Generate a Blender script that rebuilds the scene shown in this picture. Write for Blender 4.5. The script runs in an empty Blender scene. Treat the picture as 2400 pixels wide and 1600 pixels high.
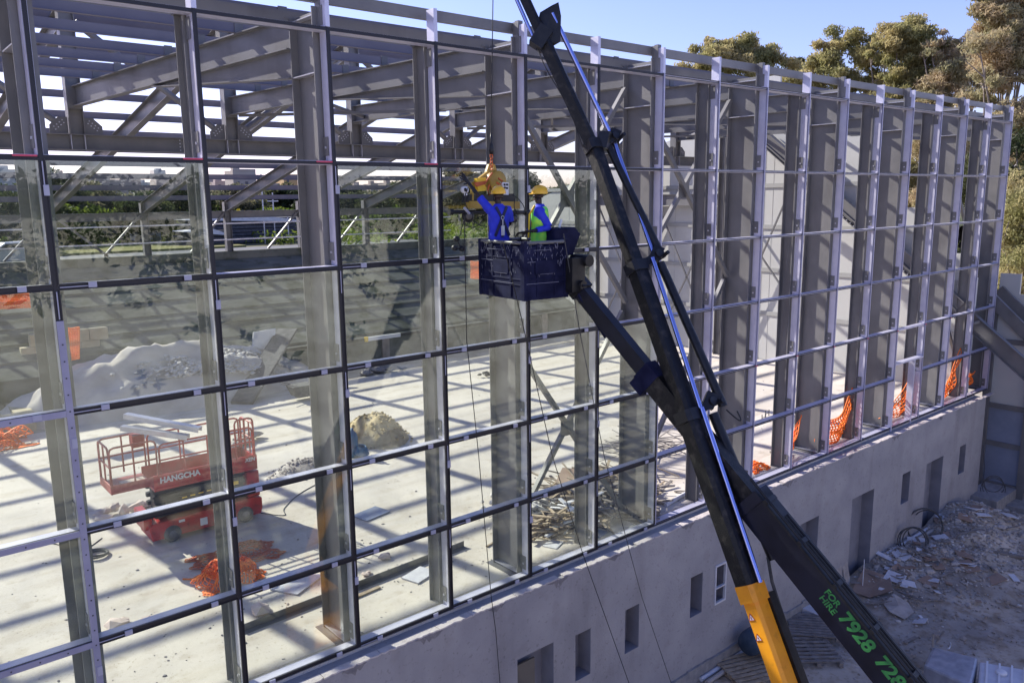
import bpy, bmesh, math, random
import numpy as np
from mathutils import Vector, Matrix
rnd = random.Random(7)
sc = bpy.context.scene
COL = sc.collection
R = math.radians
# ------------------------------------------------------------ camera
CP = Vector((-1.89372414, -10.43285064, 6.87595299))
FPX, YAW, PIT, ROL = 1882.33, 0.69856734, -0.17664562, -0.01191864
fw = Vector((math.sin(YAW)*math.cos(PIT), math.cos(YAW)*math.cos(PIT), math.sin(PIT)))
r0 = Vector((math.cos(YAW), -math.sin(YAW), 0)); u0 = r0.cross(fw)
rr = math.cos(ROL)*r0 + math.sin(ROL)*u0
uu = -math.sin(ROL)*r0 + math.cos(ROL)*u0
cam = bpy.data.cameras.new('camera'); co = bpy.data.objects.new('camera', cam); COL.objects.link(co)
M4 = Matrix((rr, uu, -fw)).transposed().to_4x4(); M4.translation = CP
co.matrix_world = M4
cam.sensor_fit = 'HORIZONTAL'; cam.sensor_width = 36; cam.lens = FPX/2400*36
cam.clip_start = 0.1; cam.clip_end = 6000
sc.camera = co
# ------------------------------------------------------------ world, sun, exposure
SX, SY = -0.46, 1.55
sv = Vector((SX, SY, 1)).normalized()
elev = math.asin(sv.z); az = math.atan2(sv.x, sv.y)
w = bpy.data.worlds.new('World'); sc.world = w; w.use_nodes = True
nt = w.node_tree; bg = nt.nodes['Background']
sky = nt.nodes.new('ShaderNodeTexSky'); sky.sky_type = 'NISHITA'; sky.sun_disc = False
sky.sun_elevation = elev; sky.sun_rotation = az
sky.air_density = 1.0; sky.dust_density = .5; sky.ozone_density = 4.0; sky.altitude = 20
tint = nt.nodes.new('ShaderNodeMix'); tint.data_type = 'RGBA'; tint.blend_type = 'MULTIPLY'; tint.inputs[0].default_value = 1
tint.inputs[7].default_value = (1.08, .875, 1.12, 1)
nt.links.new(sky.outputs[0], tint.inputs[6]); nt.links.new(tint.outputs[2], bg.inputs[0]); bg.inputs[1].default_value = 0.128
sl = bpy.data.lights.new('sun', 'SUN'); sl.energy = 5.0; sl.angle = R(0.55); sl.color = (1, .945, .87)
so = bpy.data.objects.new('sun', sl); COL.objects.link(so)
so.rotation_euler = sv.to_track_quat('Z', 'Y').to_euler(); so.location = (0, 30, 40)
sc.view_settings.view_transform = 'Standard'; sc.view_settings.look = 'None'
sc.view_settings.exposure = 0.76; sc.view_settings.gamma = 1
sc.cycles.max_bounces = 9; sc.cycles.transparent_max_bounces = 24
sc.cycles.diffuse_bounces = 4; sc.cycles.glossy_bounces = 3

def at(u, v, axis, val):            # ray through a photograph pixel meets the plane axis = val
    d = rr*((u-1200)/FPX) + uu*(-(v-800)/FPX) + fw
    return CP + d*((val-CP[axis])/d[axis])
def atd(u, v, t):
    return CP + (rr*((u-1200)/FPX) + uu*(-(v-800)/FPX) + fw)*t

# ------------------------------------------------------------ materials
MAT = {}
# name: list of (noise scale, per-axis stretch, ramp low, ramp high, multiply colour)
GRIME = {'plaster': [(1.0,(1.6,1,.22),.54,.80,(.78,.77,.76)), (.8,(.5,1,.5),.46,.60,(.90,.90,.92)), (2.6,(1,1,1),.58,.68,(.93,.92,.91)), (14,(1,1,1),.60,.72,(.78,.77,.76))],
 'slab': [(1.,(.5,2.2,1),.50,.66,(.90,.88,.85)), (3.,(1,1,1),.56,.70,(.86,.84,.81)), (22.,(1,1,1),.62,.70,(.72,.69,.65))],
 'steel': [(2.,(1,1,.25),.52,.75,(.74,.72,.72))], 'red': [(9.,(1,1,1),.55,.7,(.55,.5,.5))], 'yellow': [(5.,(1,1,1),.56,.75,(.62,.6,.6))],
 'terrace': [(1.2,(1,1,1),.5,.62,(.55,.58,.5))], 'ground': [(2.2,(1,1,1),.5,.68,(.72,.66,.58)), (9.,(1,1,1),.52,.66,(.8,.77,.72)), (.4,(1,1,1),.5,.6,(1.25,1.2,1.1))]}
def mat(name, col, rough=.6, metal=0., col2=None, scale=4., bump=0., bscale=40., spec=.5, detail=6, lo=.35, hi=.65, stretch=None, emis=None, coat=0):
    m = bpy.data.materials.new(name); m.use_nodes = True; n = m.node_tree; b = n.nodes['Principled BSDF']
    grime = GRIME.get(name)
    b.inputs['Base Color'].default_value = (*col, 1); b.inputs['Roughness'].default_value = rough
    b.inputs['Metallic'].default_value = metal; b.inputs['Specular IOR Level'].default_value = spec
    b.inputs['Coat Weight'].default_value = coat
    tc = n.nodes.new('ShaderNodeTexCoord'); src = tc.outputs['Object']
    if stretch:
        mp = n.nodes.new('ShaderNodeMapping'); mp.inputs['Scale'].default_value = stretch
        n.links.new(src, mp.inputs[0]); src = mp.outputs[0]
    if col2:
        t = n.nodes.new('ShaderNodeTexNoise'); t.inputs['Scale'].default_value = scale; t.inputs['Detail'].default_value = detail
        n.links.new(src, t.inputs['Vector'])
        r = n.nodes.new('ShaderNodeValToRGB'); r.color_ramp.elements[0].position = lo; r.color_ramp.elements[1].position = hi
        r.color_ramp.elements[0].color = (*col, 1); r.color_ramp.elements[1].color = (*col2, 1)
        n.links.new(t.outputs[0], r.inputs[0]); last = r.outputs[0]
        for sc_, st_, l_, h_, mc_ in (grime or []):
            mp_ = n.nodes.new('ShaderNodeMapping'); mp_.inputs['Scale'].default_value = st_; mp_.inputs['Location'].default_value = (sc_*3.1, 1.7, 2.3); n.links.new(tc.outputs['Object'], mp_.inputs[0])
            t_ = n.nodes.new('ShaderNodeTexNoise'); t_.inputs['Scale'].default_value = sc_; t_.inputs['Detail'].default_value = 9; n.links.new(mp_.outputs[0], t_.inputs['Vector'])
            r_ = n.nodes.new('ShaderNodeMapRange'); r_.inputs[1].default_value = l_; r_.inputs[2].default_value = h_; n.links.new(t_.outputs[0], r_.inputs[0])
            x_ = n.nodes.new('ShaderNodeMix'); x_.data_type = 'RGBA'; x_.blend_type = 'MULTIPLY'; x_.inputs[7].default_value = (*mc_, 1)
            n.links.new(r_.outputs[0], x_.inputs[0]); n.links.new(last, x_.inputs[6]); last = x_.outputs[2]
        n.links.new(last, b.inputs['Base Color'])
    if bump:
        t2 = n.nodes.new('ShaderNodeTexNoise'); t2.inputs['Scale'].default_value = bscale; t2.inputs['Detail'].default_value = 5
        n.links.new(src, t2.inputs['Vector'])
        bp = n.nodes.new('ShaderNodeBump'); bp.inputs['Strength'].default_value = bump; bp.inputs['Distance'].default_value = .02
        n.links.new(t2.outputs[0], bp.inputs['Height']); n.links.new(bp.outputs[0], b.inputs['Normal'])
    MAT[name] = m; return m
mat('steel', (.145,.143,.145), .42, 0, (.195,.19,.188), 1.3, .08, 60, .5, 8)
mat('steel_dark', (.12,.12,.122), .45, 0, (.165,.16,.16), 2)
mat('galv', (.46,.46,.52), .35, .55, (.56,.56,.62), 8)
mat('alu', (.55,.54,.66), .38, .25, (.62,.61,.72), 5)
mat('trim', (.26,.26,.38), .45, .2, (.32,.32,.44), 3)
mat('gasket', (.012,.012,.02), .5)
mat('clip', (.38,.38,.48), .4)
mat('redtape', (.6,.06,.12), .5)
mat('purlin', (.145,.135,.17), .5, 0, (.18,.17,.20), 1.5)
mat('plaster', (.335,.325,.33), .9, 0, (.40,.385,.385), 1.1, .35, 25, .2)
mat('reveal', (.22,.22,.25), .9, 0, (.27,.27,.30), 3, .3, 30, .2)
mat('plinth', (.24,.235,.24), .95, 0, (.33,.32,.31), 6, .5, 30, .2)
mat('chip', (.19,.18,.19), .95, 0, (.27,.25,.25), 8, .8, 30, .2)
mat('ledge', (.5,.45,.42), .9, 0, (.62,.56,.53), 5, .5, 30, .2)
mat('slab', (.55,.505,.435), .85, 0, (.67,.62,.545), .55, .15, 60, .25, 9, .3, .7)
mat('dirt', (.34,.30,.245), .95, 0, (.55,.51,.44), .8, .8, 12, .2, 10)
mat('ground', (.31,.275,.235), .95, 0, (.52,.475,.42), .55, .7, 9, .2, 12, .38, .66)
mat('rock', (.33,.295,.265), .9, 0, (.50,.46,.42), 3, .6, 20, .2)
mat('rockw', (.5,.48,.45), .9, 0, (.68,.65,.6), 3, .6, 20, .2)
mat('rockb', (.28,.24,.2), .9, 0, (.42,.37,.32), 3, .6, 20, .2)
mat('panel', (.50,.50,.475), .5, 0, (.54,.54,.51), .8, 0, 1, .3)
mat('panel_flash', (.36,.36,.34), .5)
mat('glass_blue', (.20,.23,.30), .2, 0, (.25,.28,.36), 1.5)
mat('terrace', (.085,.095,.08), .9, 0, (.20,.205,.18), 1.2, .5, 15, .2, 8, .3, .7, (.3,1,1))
mat('sandy', (.45,.36,.2), .95, 0, (.56,.46,.29), 5, .7, 25, .2)
mat('net', (1.,.16,.012), .6, 0, (1.,.26,.03), 10)
mat('blackboom', (.006,.006,.007), .42, 0, (.05,.043,.038), 9, .3, 60, .35, 10, .52, .8, (1,1,1))
mat('cyl_black', (.009,.009,.011), .4, 0, (.02,.02,.022), 8, .1, 40, .4)
mat('navy', (.007,.008,.030), .7, 0, (.018,.020,.058), 4, .04, 30, .12)
mat('navyboom', (.005,.005,.012), .4, 0, (.012,.013,.026), 3, .05, 50, .35)
mat('chrome', (.42,.46,.8), .14, 1.)
mat('yellow', (.9,.36,.012), .42, 0, (.8,.30,.012), 3, .05, 50, .5)
mat('yellowdark', (.36,.22,.03), .5, 0, (.48,.31,.04), 6)
mat('yel2', (.85,.55,.03), .5)
mat('green_letter', (.045,.25,.06), .6, 0, (.03,.16,.05), 14, 0, 1, .4, 6, .45, .7)
mat('white', (.75,.75,.76), .5)
mat('scuff', (.2,.2,.27), .6)
mat('pale_dirt', (.50,.455,.40), .95, 0, (.62,.575,.52), 1.5, .6, 25, .2, 10)
mat('foil', (.30,.31,.35), .35, .3, (.42,.43,.47), 5, .6, 7)
mat('offwhite', (.55,.55,.58), .6, 0, (.66,.66,.68), 4)
mat('red', (.5,.008,.014), .35, 0, (.36,.02,.02), 6, .06, 40, .5, 8)
mat('redpale', (.42,.10,.09), .55, 0, (.3,.05,.04), 12)
mat('redd', (.3,.02,.02), .5)
mat('black', (.012,.012,.013), .5)
mat('rubber', (.045,.047,.052), .85, 0, (.1,.1,.1), 8)
mat('wood', (.32,.25,.17), .85, 0, (.46,.38,.28), 7, .4, 40, .2)
mat('woodgrey', (.19,.17,.155), .9, 0, (.29,.265,.24), 6, .4, 40, .2)
mat('cardboard', (.27,.185,.135), .85, 0, (.33,.24,.18), 3)
mat('sack', (.5,.42,.36), .9, 0, (.62,.54,.47), 4, .4, 30)
mat('brickp', (.55,.44,.38), .9, 0, (.65,.55,.5), 6, .3)
mat('skin', (.035,.018,.012), .5)
mat('shirt', (.018,.03,.52), .75, 0, (.03,.05,.62), 9, .5, 18)
mat('trousers', (.02,.025,.08), .8)
mat('hivis', (.14,.75,.10), .6, 0, (.42,.85,.06), 9)
mat('strap', (.012,.012,.06), .6)
mat('helmet', (.88,.5,.02), .3, coat=.3)
mat('glove', (.014,.015,.02), .7)
mat('orange_rope', (.55,.12,.03), .6)
mat('bluegear', (.03,.12,.25), .4, 0, (.06,.2,.35), 9)
mat('bucketblue', (.03,.055,.09), .6, 0, (.06,.09,.13), 5, .2)
mat('limestone', (.40,.35,.23), .9, 0, (.52,.46,.33), 3, .4, 20, .2)
mat('asphalt', (.11,.11,.115), .9, 0, (.15,.15,.15), 1)
mat('field', (.16,.17,.06), .95, 0, (.24,.22,.09), .12, .4, 3, .1)
mat('hill', (.06,.075,.03), .95, 0, (.16,.15,.09), .02, .4, 3, .1)
mat('bark', (.2,.16,.13), .9, 0, (.33,.28,.24), 6, .5, 10)
mat('houses', (.38,.32,.27), .9, 0, (.46,.41,.36), .1)
mat('housep', (.42,.34,.31), .9); mat('housey', (.52,.35,.17), .9); mat('housew', (.42,.42,.44), .8)
mat('windowdark', (.06,.06,.08), .3)
mat('carsilver', (.5,.52,.55), .25, .6); mat('carglass', (.03,.035,.04), .08)
mat('lumber', (.045,.045,.06), .8, 0, (.10,.1,.11), 5)
mat('plywood', (.13,.12,.105), .85, 0, (.18,.16,.13), 2)
def leafmat(name, c1, c2, sc_=1.2):
    m = mat(name, c1, .6, 0, c2, sc_, 0, 1, .3, 4, .4, .6)
    n = m.node_tree; b = n.nodes['Principled BSDF']
    tr = n.nodes.new('ShaderNodeBsdfTranslucent'); mx = n.nodes.new('ShaderNodeMixShader'); mx.inputs[0].default_value = .5
    rp = [x for x in n.nodes if x.type == 'VALTORGB'][0]
    n.links.new(rp.outputs[0], tr.inputs[0])
    out = [x for x in n.nodes if x.type == 'OUTPUT_MATERIAL'][0]
    n.links.new(b.outputs[0], mx.inputs[1]); n.links.new(tr.outputs[0], mx.inputs[2]); n.links.new(mx.outputs[0], out.inputs[0])
leafmat('leaf_euc', (.32,.31,.13), (.50,.42,.20), .5)
leafmat('leaf_euc2', (.36,.34,.19), (.56,.44,.27), .6)
leafmat('leaf_grey', (.09,.10,.055), (.2,.18,.11), .5)
leafmat('leaf_green', (.08,.13,.02), (.2,.24,.035), .25)
leafmat('leaf_dark', (.045,.06,.025), (.10,.11,.045), .3)
leafmat('leaf_yel', (.16,.17,.02), (.38,.28,.02), .6)
# glass: thin pane, greenish transparent with Fresnel reflection plus a pale diffuse layer: faint dust and painted-in milky reflection
g = bpy.data.materials.new('glass_pane'); g.use_nodes = True; n = g.node_tree; n.nodes.clear()
out = n.nodes.new('ShaderNodeOutputMaterial'); tr = n.nodes.new('ShaderNodeBsdfTransparent'); tr.inputs[0].default_value = (.915,.95,.905,1)
gl = n.nodes.new('ShaderNodeBsdfGlossy'); gl.inputs['Roughness'].default_value = .01; gl.inputs[0].default_value = (.9,.95,.9,1)
lw = n.nodes.new('ShaderNodeLayerWeight'); lw.inputs[0].default_value = .5
pw = n.nodes.new('ShaderNodeMath'); pw.operation = 'POWER'; pw.inputs[1].default_value = 4.5; n.links.new(lw.outputs['Facing'], pw.inputs[0])
fr = n.nodes.new('ShaderNodeMath'); fr.operation = 'MULTIPLY_ADD'; fr.inputs[1].default_value = .95; fr.inputs[2].default_value = .06; n.links.new(pw.outputs[0], fr.inputs[0])
mx = n.nodes.new('ShaderNodeMixShader'); n.links.new(fr.outputs[0], mx.inputs[0]); n.links.new(tr.outputs[0], mx.inputs[1]); n.links.new(gl.outputs[0], mx.inputs[2])
df = n.nodes.new('ShaderNodeBsdfDiffuse'); df.inputs[0].default_value = (.5,.5,.45,1)
tc = n.nodes.new('ShaderNodeTexCoord'); ns = n.nodes.new('ShaderNodeTexNoise'); ns.inputs['Scale'].default_value = 1.1; ns.inputs['Detail'].default_value = 8; ns.inputs['Distortion'].default_value = .6
n.links.new(tc.outputs['Object'], ns.inputs['Vector'])
mr = n.nodes.new('ShaderNodeMapRange'); mr.inputs[1].default_value = .45; mr.inputs[2].default_value = .8; mr.inputs[3].default_value = .008; mr.inputs[4].default_value = .085
n.links.new(ns.outputs[0], mr.inputs[0])
m2 = n.nodes.new('ShaderNodeMixShader'); n.links.new(mr.outputs[0], m2.inputs[0]); n.links.new(mx.outputs[0], m2.inputs[1]); n.links.new(df.outputs[0], m2.inputs[2])
n.links.new(m2.outputs[0], out.inputs[0]); MAT['glass'] = g

# ------------------------------------------------------------ mesh helpers
class MB:
    def __init__(s): s.v = []; s.f = []; s.sm = []
    def add(s, vs, fs, sm=False):
        o = len(s.v); s.v += [tuple(x) for x in vs]; s.f += [tuple(i+o for i in f) for f in fs]; s.sm += [sm]*len(fs); return s
    def box(s, x0, x1, y0, y1, z0, z1):
        vs = [(x, y, z) for x in (x0, x1) for y in (y0, y1) for z in (z0, z1)]
        return s.add(vs, [(0,1,3,2),(4,6,7,5),(0,4,5,1),(2,3,7,6),(0,2,6,4),(1,5,7,3)])
    def obox(s, c, ax, ay, az, hx, hy, hz):     # oriented box
        c = Vector(c); vs = [c+ax*(hx*i)+ay*(hy*j)+az*(hz*k) for i in (-1,1) for j in (-1,1) for k in (-1,1)]
        return s.add(vs, [(0,1,3,2),(4,6,7,5),(0,4,5,1),(2,3,7,6),(0,2,6,4),(1,5,7,3)])
    def sweep(s, p, q, prof, up, prof2=None, sm=False):     # straight extrusion of a 2-D outline (side, up)
        p = Vector(p); q = Vector(q); a = (q-p).normalized(); up = Vector(up)
        sd = a.cross(up).normalized(); up = sd.cross(a).normalized()
        P2 = prof2 or prof; k = len(prof)
        vs = [p+sd*x+up*y for x, y in prof]+[q+sd*x+up*y for x, y in P2]
        fs = [(i, (i+1) % k, k+(i+1) % k, k+i) for i in range(k)]
        s.add(vs, fs, sm); s.add(vs, [tuple(range(k))[::-1], tuple(range(k, 2*k))]); return s
    def bar(s, p, q, w_, h_, up=(0,0,1)):
        a, b = w_/2, h_/2; return s.sweep(p, q, [(-a,-b),(a,-b),(a,b),(-a,b)], up)
    def ibeam(s, p, q, h_, b_, tf=.018, tw=.012, up=(0,0,1)):
        H, B, t = h_/2, b_/2, tw/2
        return s.sweep(p, q, [(-B,-H),(B,-H),(B,-H+tf),(t,-H+tf),(t,H-tf),(B,H-tf),(B,H),(-B,H),(-B,H-tf),(-t,H-tf),(-t,-H+tf),(-B,-H+tf)], up)
    def tube(s, pts, r, n=8, r2=None, caps=True):
        pts = [Vector(p) for p in pts]; m = len(pts); rings = []
        ref = Vector((0,0,1))
        d0 = (pts[-1]-pts[0]); 
        if d0.length and abs(d0.normalized().z) > .9: ref = Vector((1,0,0))
        for i, p in enumerate(pts):
            d = (pts[min(i+1, m-1)]-pts[max(i-1, 0)]).normalized()
            a = d.cross(ref)
            if a.length < 1e-3: a = d.cross(Vector((0,1,0)))
            a.normalize(); b = d.cross(a); rad = r if r2 is None else r+(r2-r)*i/(m-1)
            rings.append([p+a*(rad*math.cos(2*math.pi*k/n))+b*(rad*math.sin(2*math.pi*k/n)) for k in range(n)])
        vs = [v for rg in rings for v in rg]
        fs = [(i*n+k, i*n+(k+1) % n, (i+1)*n+(k+1) % n, (i+1)*n+k) for i in range(m-1) for k in range(n)]
        s.add(vs, fs, True)
        if caps: s.add(rings[0], [tuple(range(n))]); s.add(rings[-1], [tuple(range(n))[::-1]])
        return s
    def ring(s, c, R_, r, axis=(0,0,1), n=20, m=6, a0=0, a1=2*math.pi):
        ax = Vector(axis).normalized(); t = ax.orthogonal().normalized(); b = ax.cross(t)
        pts = [Vector(c)+t*(R_*math.cos(a0+(a1-a0)*i/n))+b*(R_*math.sin(a0+(a1-a0)*i/n)) for i in range(n+1)]
        return s.tube(pts, r, m)
    def poly(s, pts, nrm, th):      # flat polygon with thickness along nrm
        nrm = Vector(nrm); k = len(pts); pts = [Vector(p) for p in pts]
        vs = pts+[p+nrm*th for p in pts]
        return s.add(vs, [tuple(range(k)), tuple(range(k, 2*k))[::-1]]+[(i, k+i, k+(i+1) % k, (i+1) % k) for i in range(k)])
    def lathe(s, c, prof, n=20, axis='z'):
        vs = []; c = Vector(c)
        for r, z in prof:
            for k in range(n):
                a = 2*math.pi*k/n; e = (r*math.cos(a), r*math.sin(a))
                vs.append(c+(Vector((e[0], e[1], z)) if axis == 'z' else Vector((e[0], z, e[1])) if axis == 'y' else Vector((z, e[0], e[1]))))
        fs = [(i*n+k, i*n+(k+1) % n, (i+1)*n+(k+1) % n, (i+1)*n+k) for i in range(len(prof)-1) for k in range(n)]
        return s.add(vs, fs, True)
    def rock(s, c, r, fl=.7):
        c = Vector(c); t = (1+5**.5)/2
        V = [(-1,t,0),(1,t,0),(-1,-t,0),(1,-t,0),(0,-1,t),(0,1,t),(0,-1,-t),(0,1,-t),(t,0,-1),(t,0,1),(-t,0,-1),(-t,0,1)]
        F = [(0,11,5),(0,5,1),(0,1,7),(0,7,10),(0,10,11),(1,5,9),(5,11,4),(11,10,2),(10,7,6),(7,1,8),(3,9,4),(3,4,2),(3,2,6),(3,6,8),(3,8,9),(4,9,5),(2,4,11),(6,2,10),(8,6,7),(9,8,1)]
        sx, sy, sz = (rnd.uniform(.6,1.5) for _ in range(3)); a = rnd.uniform(0, 6.3); ca, sa = math.cos(a), math.sin(a)
        vs = []
        for x, y, z in V:
            k = r/1.9*rnd.uniform(.7,1.15); x, y, z = x*k*sx, y*k*sy, z*k*sz*fl
            vs.append(c+Vector((x*ca-y*sa, x*sa+y*ca, z)))
        return s.add(vs, F)
    def mesh(s, name, off=(0,0,0)):
        me = bpy.data.meshes.new(name); o = Vector(off)
        me.from_pydata([tuple(Vector(v)-o) for v in s.v], [], s.f); me.update()
        me.polygons.foreach_set('use_smooth', s.sm); 
        bm = bmesh.new(); bm.from_mesh(me); bmesh.ops.recalc_face_normals(bm, faces=bm.faces); bm.to_mesh(me); bm.free()
        return me
def wpos(o):
    p = Vector((0,0,0))
    while o: p += o.location; o = o.parent
    return p
def tag(o, label=None, cat=None, group=None, kind=None):
    if label: o['label'] = label
    if cat: o['category'] = cat
    if group: o['group'] = group
    if kind: o['kind'] = kind
    return o
def obj(name, mb, m, parent=None, loc=None, bev=0):
    off = wpos(parent) if parent else Vector(loc or (0,0,0))
    me = mb.mesh(name, off); me.materials.append(MAT[m])
    o = bpy.data.objects.new(name, me); COL.objects.link(o)
    if parent: o.parent = parent
    else: o.location = off
    if bev:
        b = o.modifiers.new('b', 'BEVEL'); b.width = bev; b.segments = 2; b.limit_method = 'ANGLE'
    return o
def thing(name, label, cat, loc=(0,0,0), group=None):
    o = bpy.data.objects.new(name, None); COL.objects.link(o); o.location = loc; o.empty_display_size = .2
    return tag(o, label, cat, group)
def one(name, mb, m, label, cat, loc, group=None, bev=0):
    return tag(obj(name, mb, m, None, loc, bev), label, cat, group)
def struct(name, mb, m, loc=(0,0,0)):
    return tag(obj(name, mb, m, None, loc), kind='structure')
def npmesh(name, V, F, m, parent=None, loc=(0,0,0), smooth=False):
    V = np.asarray(V, dtype=np.float32); F = np.asarray(F, dtype=np.int32)
    off = np.array(wpos(parent) if parent else loc, dtype=np.float32)
    me = bpy.data.meshes.new(name); me.vertices.add(len(V)); me.vertices.foreach_set('co', (V-off).ravel())
    k = F.shape[1]; me.loops.add(F.size); me.loops.foreach_set('vertex_index', F.ravel())
    me.polygons.add(len(F)); me.polygons.foreach_set('loop_start', np.arange(0, F.size, k)); me.polygons.foreach_set('loop_total', np.full(len(F), k))
    if smooth: me.polygons.foreach_set('use_smooth', np.ones(len(F), bool))
    me.update(calc_edges=True); me.materials.append(MAT[m])
    o = bpy.data.objects.new(name, me); COL.objects.link(o)
    if parent: o.parent = parent
    else: o.location = tuple(loc)
    return o
def noise2(x, y, seed, oct=4):
    r_ = np.random.RandomState(seed); z = 0*x; a = 1.
    for o_ in range(oct):
        for _ in range(4):
            th = r_.rand()*6.28; ph = r_.rand()*6.28; f_ = (2**o_)*(.8+.5*r_.rand())
            z = z+a*np.sin(f_*(x*np.cos(th)+y*np.sin(th))+ph)/4
        a *= .5
    return z
def grid(name, x0, x1, y0, y1, nx, ny, zf, m, parent=None, loc=(0,0,0)):
    X, Y = np.meshgrid(np.linspace(x0, x1, nx), np.linspace(y0, y1, ny), indexing='ij')
    V = np.stack([X, Y, zf(X, Y)], -1).reshape(-1, 3)
    i = np.arange((nx-1)*ny).reshape(nx-1, ny)[:, :-1].ravel()
    return npmesh(name, V, np.stack([i, i+ny, i+ny+1, i+1], 1), m, parent, loc, True)
# ------------------------------------------------------------ setting: ground, slab, back land
XI = [.02,1.85,3.651,5.443,7.24,8.982,10.785,12.565,14.336,16.097,17.916,19.741,21.545,23.393,25.234,27.082,28.921]
XM = [XI[0]-3.6, XI[0]-1.8]+XI          # mullion -2, -1, 0 ... 16
ZT = [9.178,7.39,5.922,4.435,2.937,1.473,0.]
GZ = -4.05
tag(grid('ground', -60, 400, -140, 300, 8, 8, lambda x, y: x*0+GZ-.35, 'dirt', None), kind='structure')
def gz(x, y):
    near = np.clip((x-17.5)/4, 0, 1)*np.exp(-((y+1.0)/1.7)**2)*np.clip((28.5-x)/3, 0, 1)
    return GZ+.05*noise2(x*.8, y*.8, 3)+.03*noise2(x*3, y*3, 5)+near*(.6+.35*noise2(x*1.3, y*1.3, 9))
tag(grid('ground', 6, 44, -12, -.2, 300, 120, gz, 'ground'), kind='structure')
struct('floor', MB().box(-14, 27.9, .02, 17.2, -.4, -.05), 'slab')
tag(grid('dirt_ground', -14, 27.9, 17.2, 44, 60, 60, lambda x, y: -.06+.05*noise2(x, y, 2), 'dirt'), kind='structure')
def land(x, y):
    d = np.clip((y-80)/250, 0, 1)
    return 3.15+d*3.5+np.clip((y-200)/400, 0, 1)*4+np.clip((y-85)/100,0,1)*1.2*noise2(x/60, y/60, 4)
tag(grid('terrain', -500, 900, 27.2, 1400, 60, 80, land, 'hill'), kind='structure')
struct('field', MB().box(8, 24, 54, 64, 3.0, 3.35), 'field')
struct('road', MB().box(-30, 60, 44, 53.5, 3.0, 3.2), 'asphalt')
# terraces / retaining wall
t = thing('retaining_wall', 'long stepped concrete retaining wall with pale parapet at the far side of the slab', 'wall', (10, 19.3, -.05))
mb = MB()
prof = [(19.3, -.3), (19.3, 1.15)]
y, z = 19.35, 1.15
mb.box(4, 27.8, 19.3, 19.6, -.3, 1.12)
for k in range(7):
    y0 = 19.6+k*.93; z0 = 1.18+k*.44
    za = z0+.05-.02*(k % 2); zb_ = z0+.42
    mb.add([(-14,y0,-.3),(27.8,y0,-.3),(27.8,y0,za),(-14,y0,za),(-14,y0+.93,zb_),(27.8,y0+.93,zb_),(-14,y0+.93,-.3),(27.8,y0+.93,-.3)], [(0,1,2,3),(3,2,5,4),(0,3,4,6),(1,7,5,2),(6,4,5,7)])
mb.box(-14, 27.8, 26.11, 26.3, -.3, 4.12)
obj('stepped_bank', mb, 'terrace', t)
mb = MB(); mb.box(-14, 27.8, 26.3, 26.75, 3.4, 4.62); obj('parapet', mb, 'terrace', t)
mb = MB()
for k, X0 in enumerate((9.5, 12.6, 15.7, 18.8, 21.9, 25.)):
    mb.box(X0, X0+.35, 19.18, 19.3, -.05, 1.1)
obj('pier', mb, 'rockb', t)
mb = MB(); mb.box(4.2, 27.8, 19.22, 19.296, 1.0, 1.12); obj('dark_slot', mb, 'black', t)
mb = MB(); mb.box(15.0, 16.6, 19.14, 19.22, .98, 1.14); obj('sign_strip', mb, 'white', t)
mb = MB(); mb.box(14.85, 15.0, 19.14, 19.22, .96, 1.16); obj('sign_strip', mb, 'yel2', t)
tw = thing('block_wall', 'yellowish limestone block wall standing behind the rubble heap', 'wall', (4.6, 20, -.05))
mb = MB()
for j in range(6):
    for i in range(4):
        xx = 2.6+i*.62+(j % 2)*.3; mb.box(xx, xx+.6, 20.9, 21.2, -.05+j*.42, -.05+j*.42+.405)
obj('wall', mb, 'limestone', tw)
tl = thing('planter_wall', 'low sunlit limestone kerb walls at the left edge of the site', 'wall', (-3, 16, -.05))
mb = MB(); mb.box(-9, 2.4, 20.4, 20.8, -.05, .9); mb.box(-9, 1.8, 17.6, 18., -.05, .5); mb.box(1.8, 2.3, 17.6, 20.4, -.05, .5)
mb.box(-9, 1.8, 18.0, 20.4, -.05, .3); obj('wall', mb, 'limestone', tl)
# rubble mound behind the slab
def mound(name, cx, cy, rx, ry, h, m, label, cat, seed, z0=-.05, nrock=0, rm='rock', rs=(.04, .14), kind=None, rough=.18):
    t = thing(name, label, cat, (cx, cy, z0))
    def zf(x, y):
        d = ((x-cx)/rx)**2+((y-cy)/ry)**2+.12*noise2((x-cx)*2/rx, (y-cy)*2/ry, seed)
        return z0-.12+(h+.12)*np.clip(1-d, 0, 1)**.8*(1+rough*noise2(x*3, y*3, seed+1))
    grid('heap_surface', cx-rx*1.1, cx+rx*1.1, cy-ry*1.1, cy+ry*1.1, 60, 60, zf, m, t)
    if nrock:
        mb = MB()
        for _ in range(nrock):
            a = rnd.uniform(0, 6.28); q_ = rnd.random()**.6*1.05; x = cx+rx*q_*math.cos(a); y = cy+ry*q_*math.sin(a)
            z = float(zf(np.array([x]), np.array([y]))[0]); mb.rock((x, y, max(z, z0)+.02), rnd.uniform(*rs))
        tag(obj('stones', mb, rm, t), kind='stuff')
    return t
mound('rubble_heap', 6.9, 19.2, 5.8, 2.5, 1.75, 'pale_dirt', 'pale heap of rubble and soil behind the far edge of the slab', 'rubble', 4, -.05, 0)
mb = MB()
for _ in range(900):
    x = rnd.gauss(8.1, 1.25); y = 17.4+abs(rnd.gauss(0, .75)); zz_ = .08+1.62*max(0, 1-((x-6.9)/5.8)**2-((y-19.2)/2.5)**2)**.8; mb.rock((x, y, zz_), rnd.uniform(.03, .10)*(1 if rnd.random() > .08 else 1.8), .5)
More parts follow.
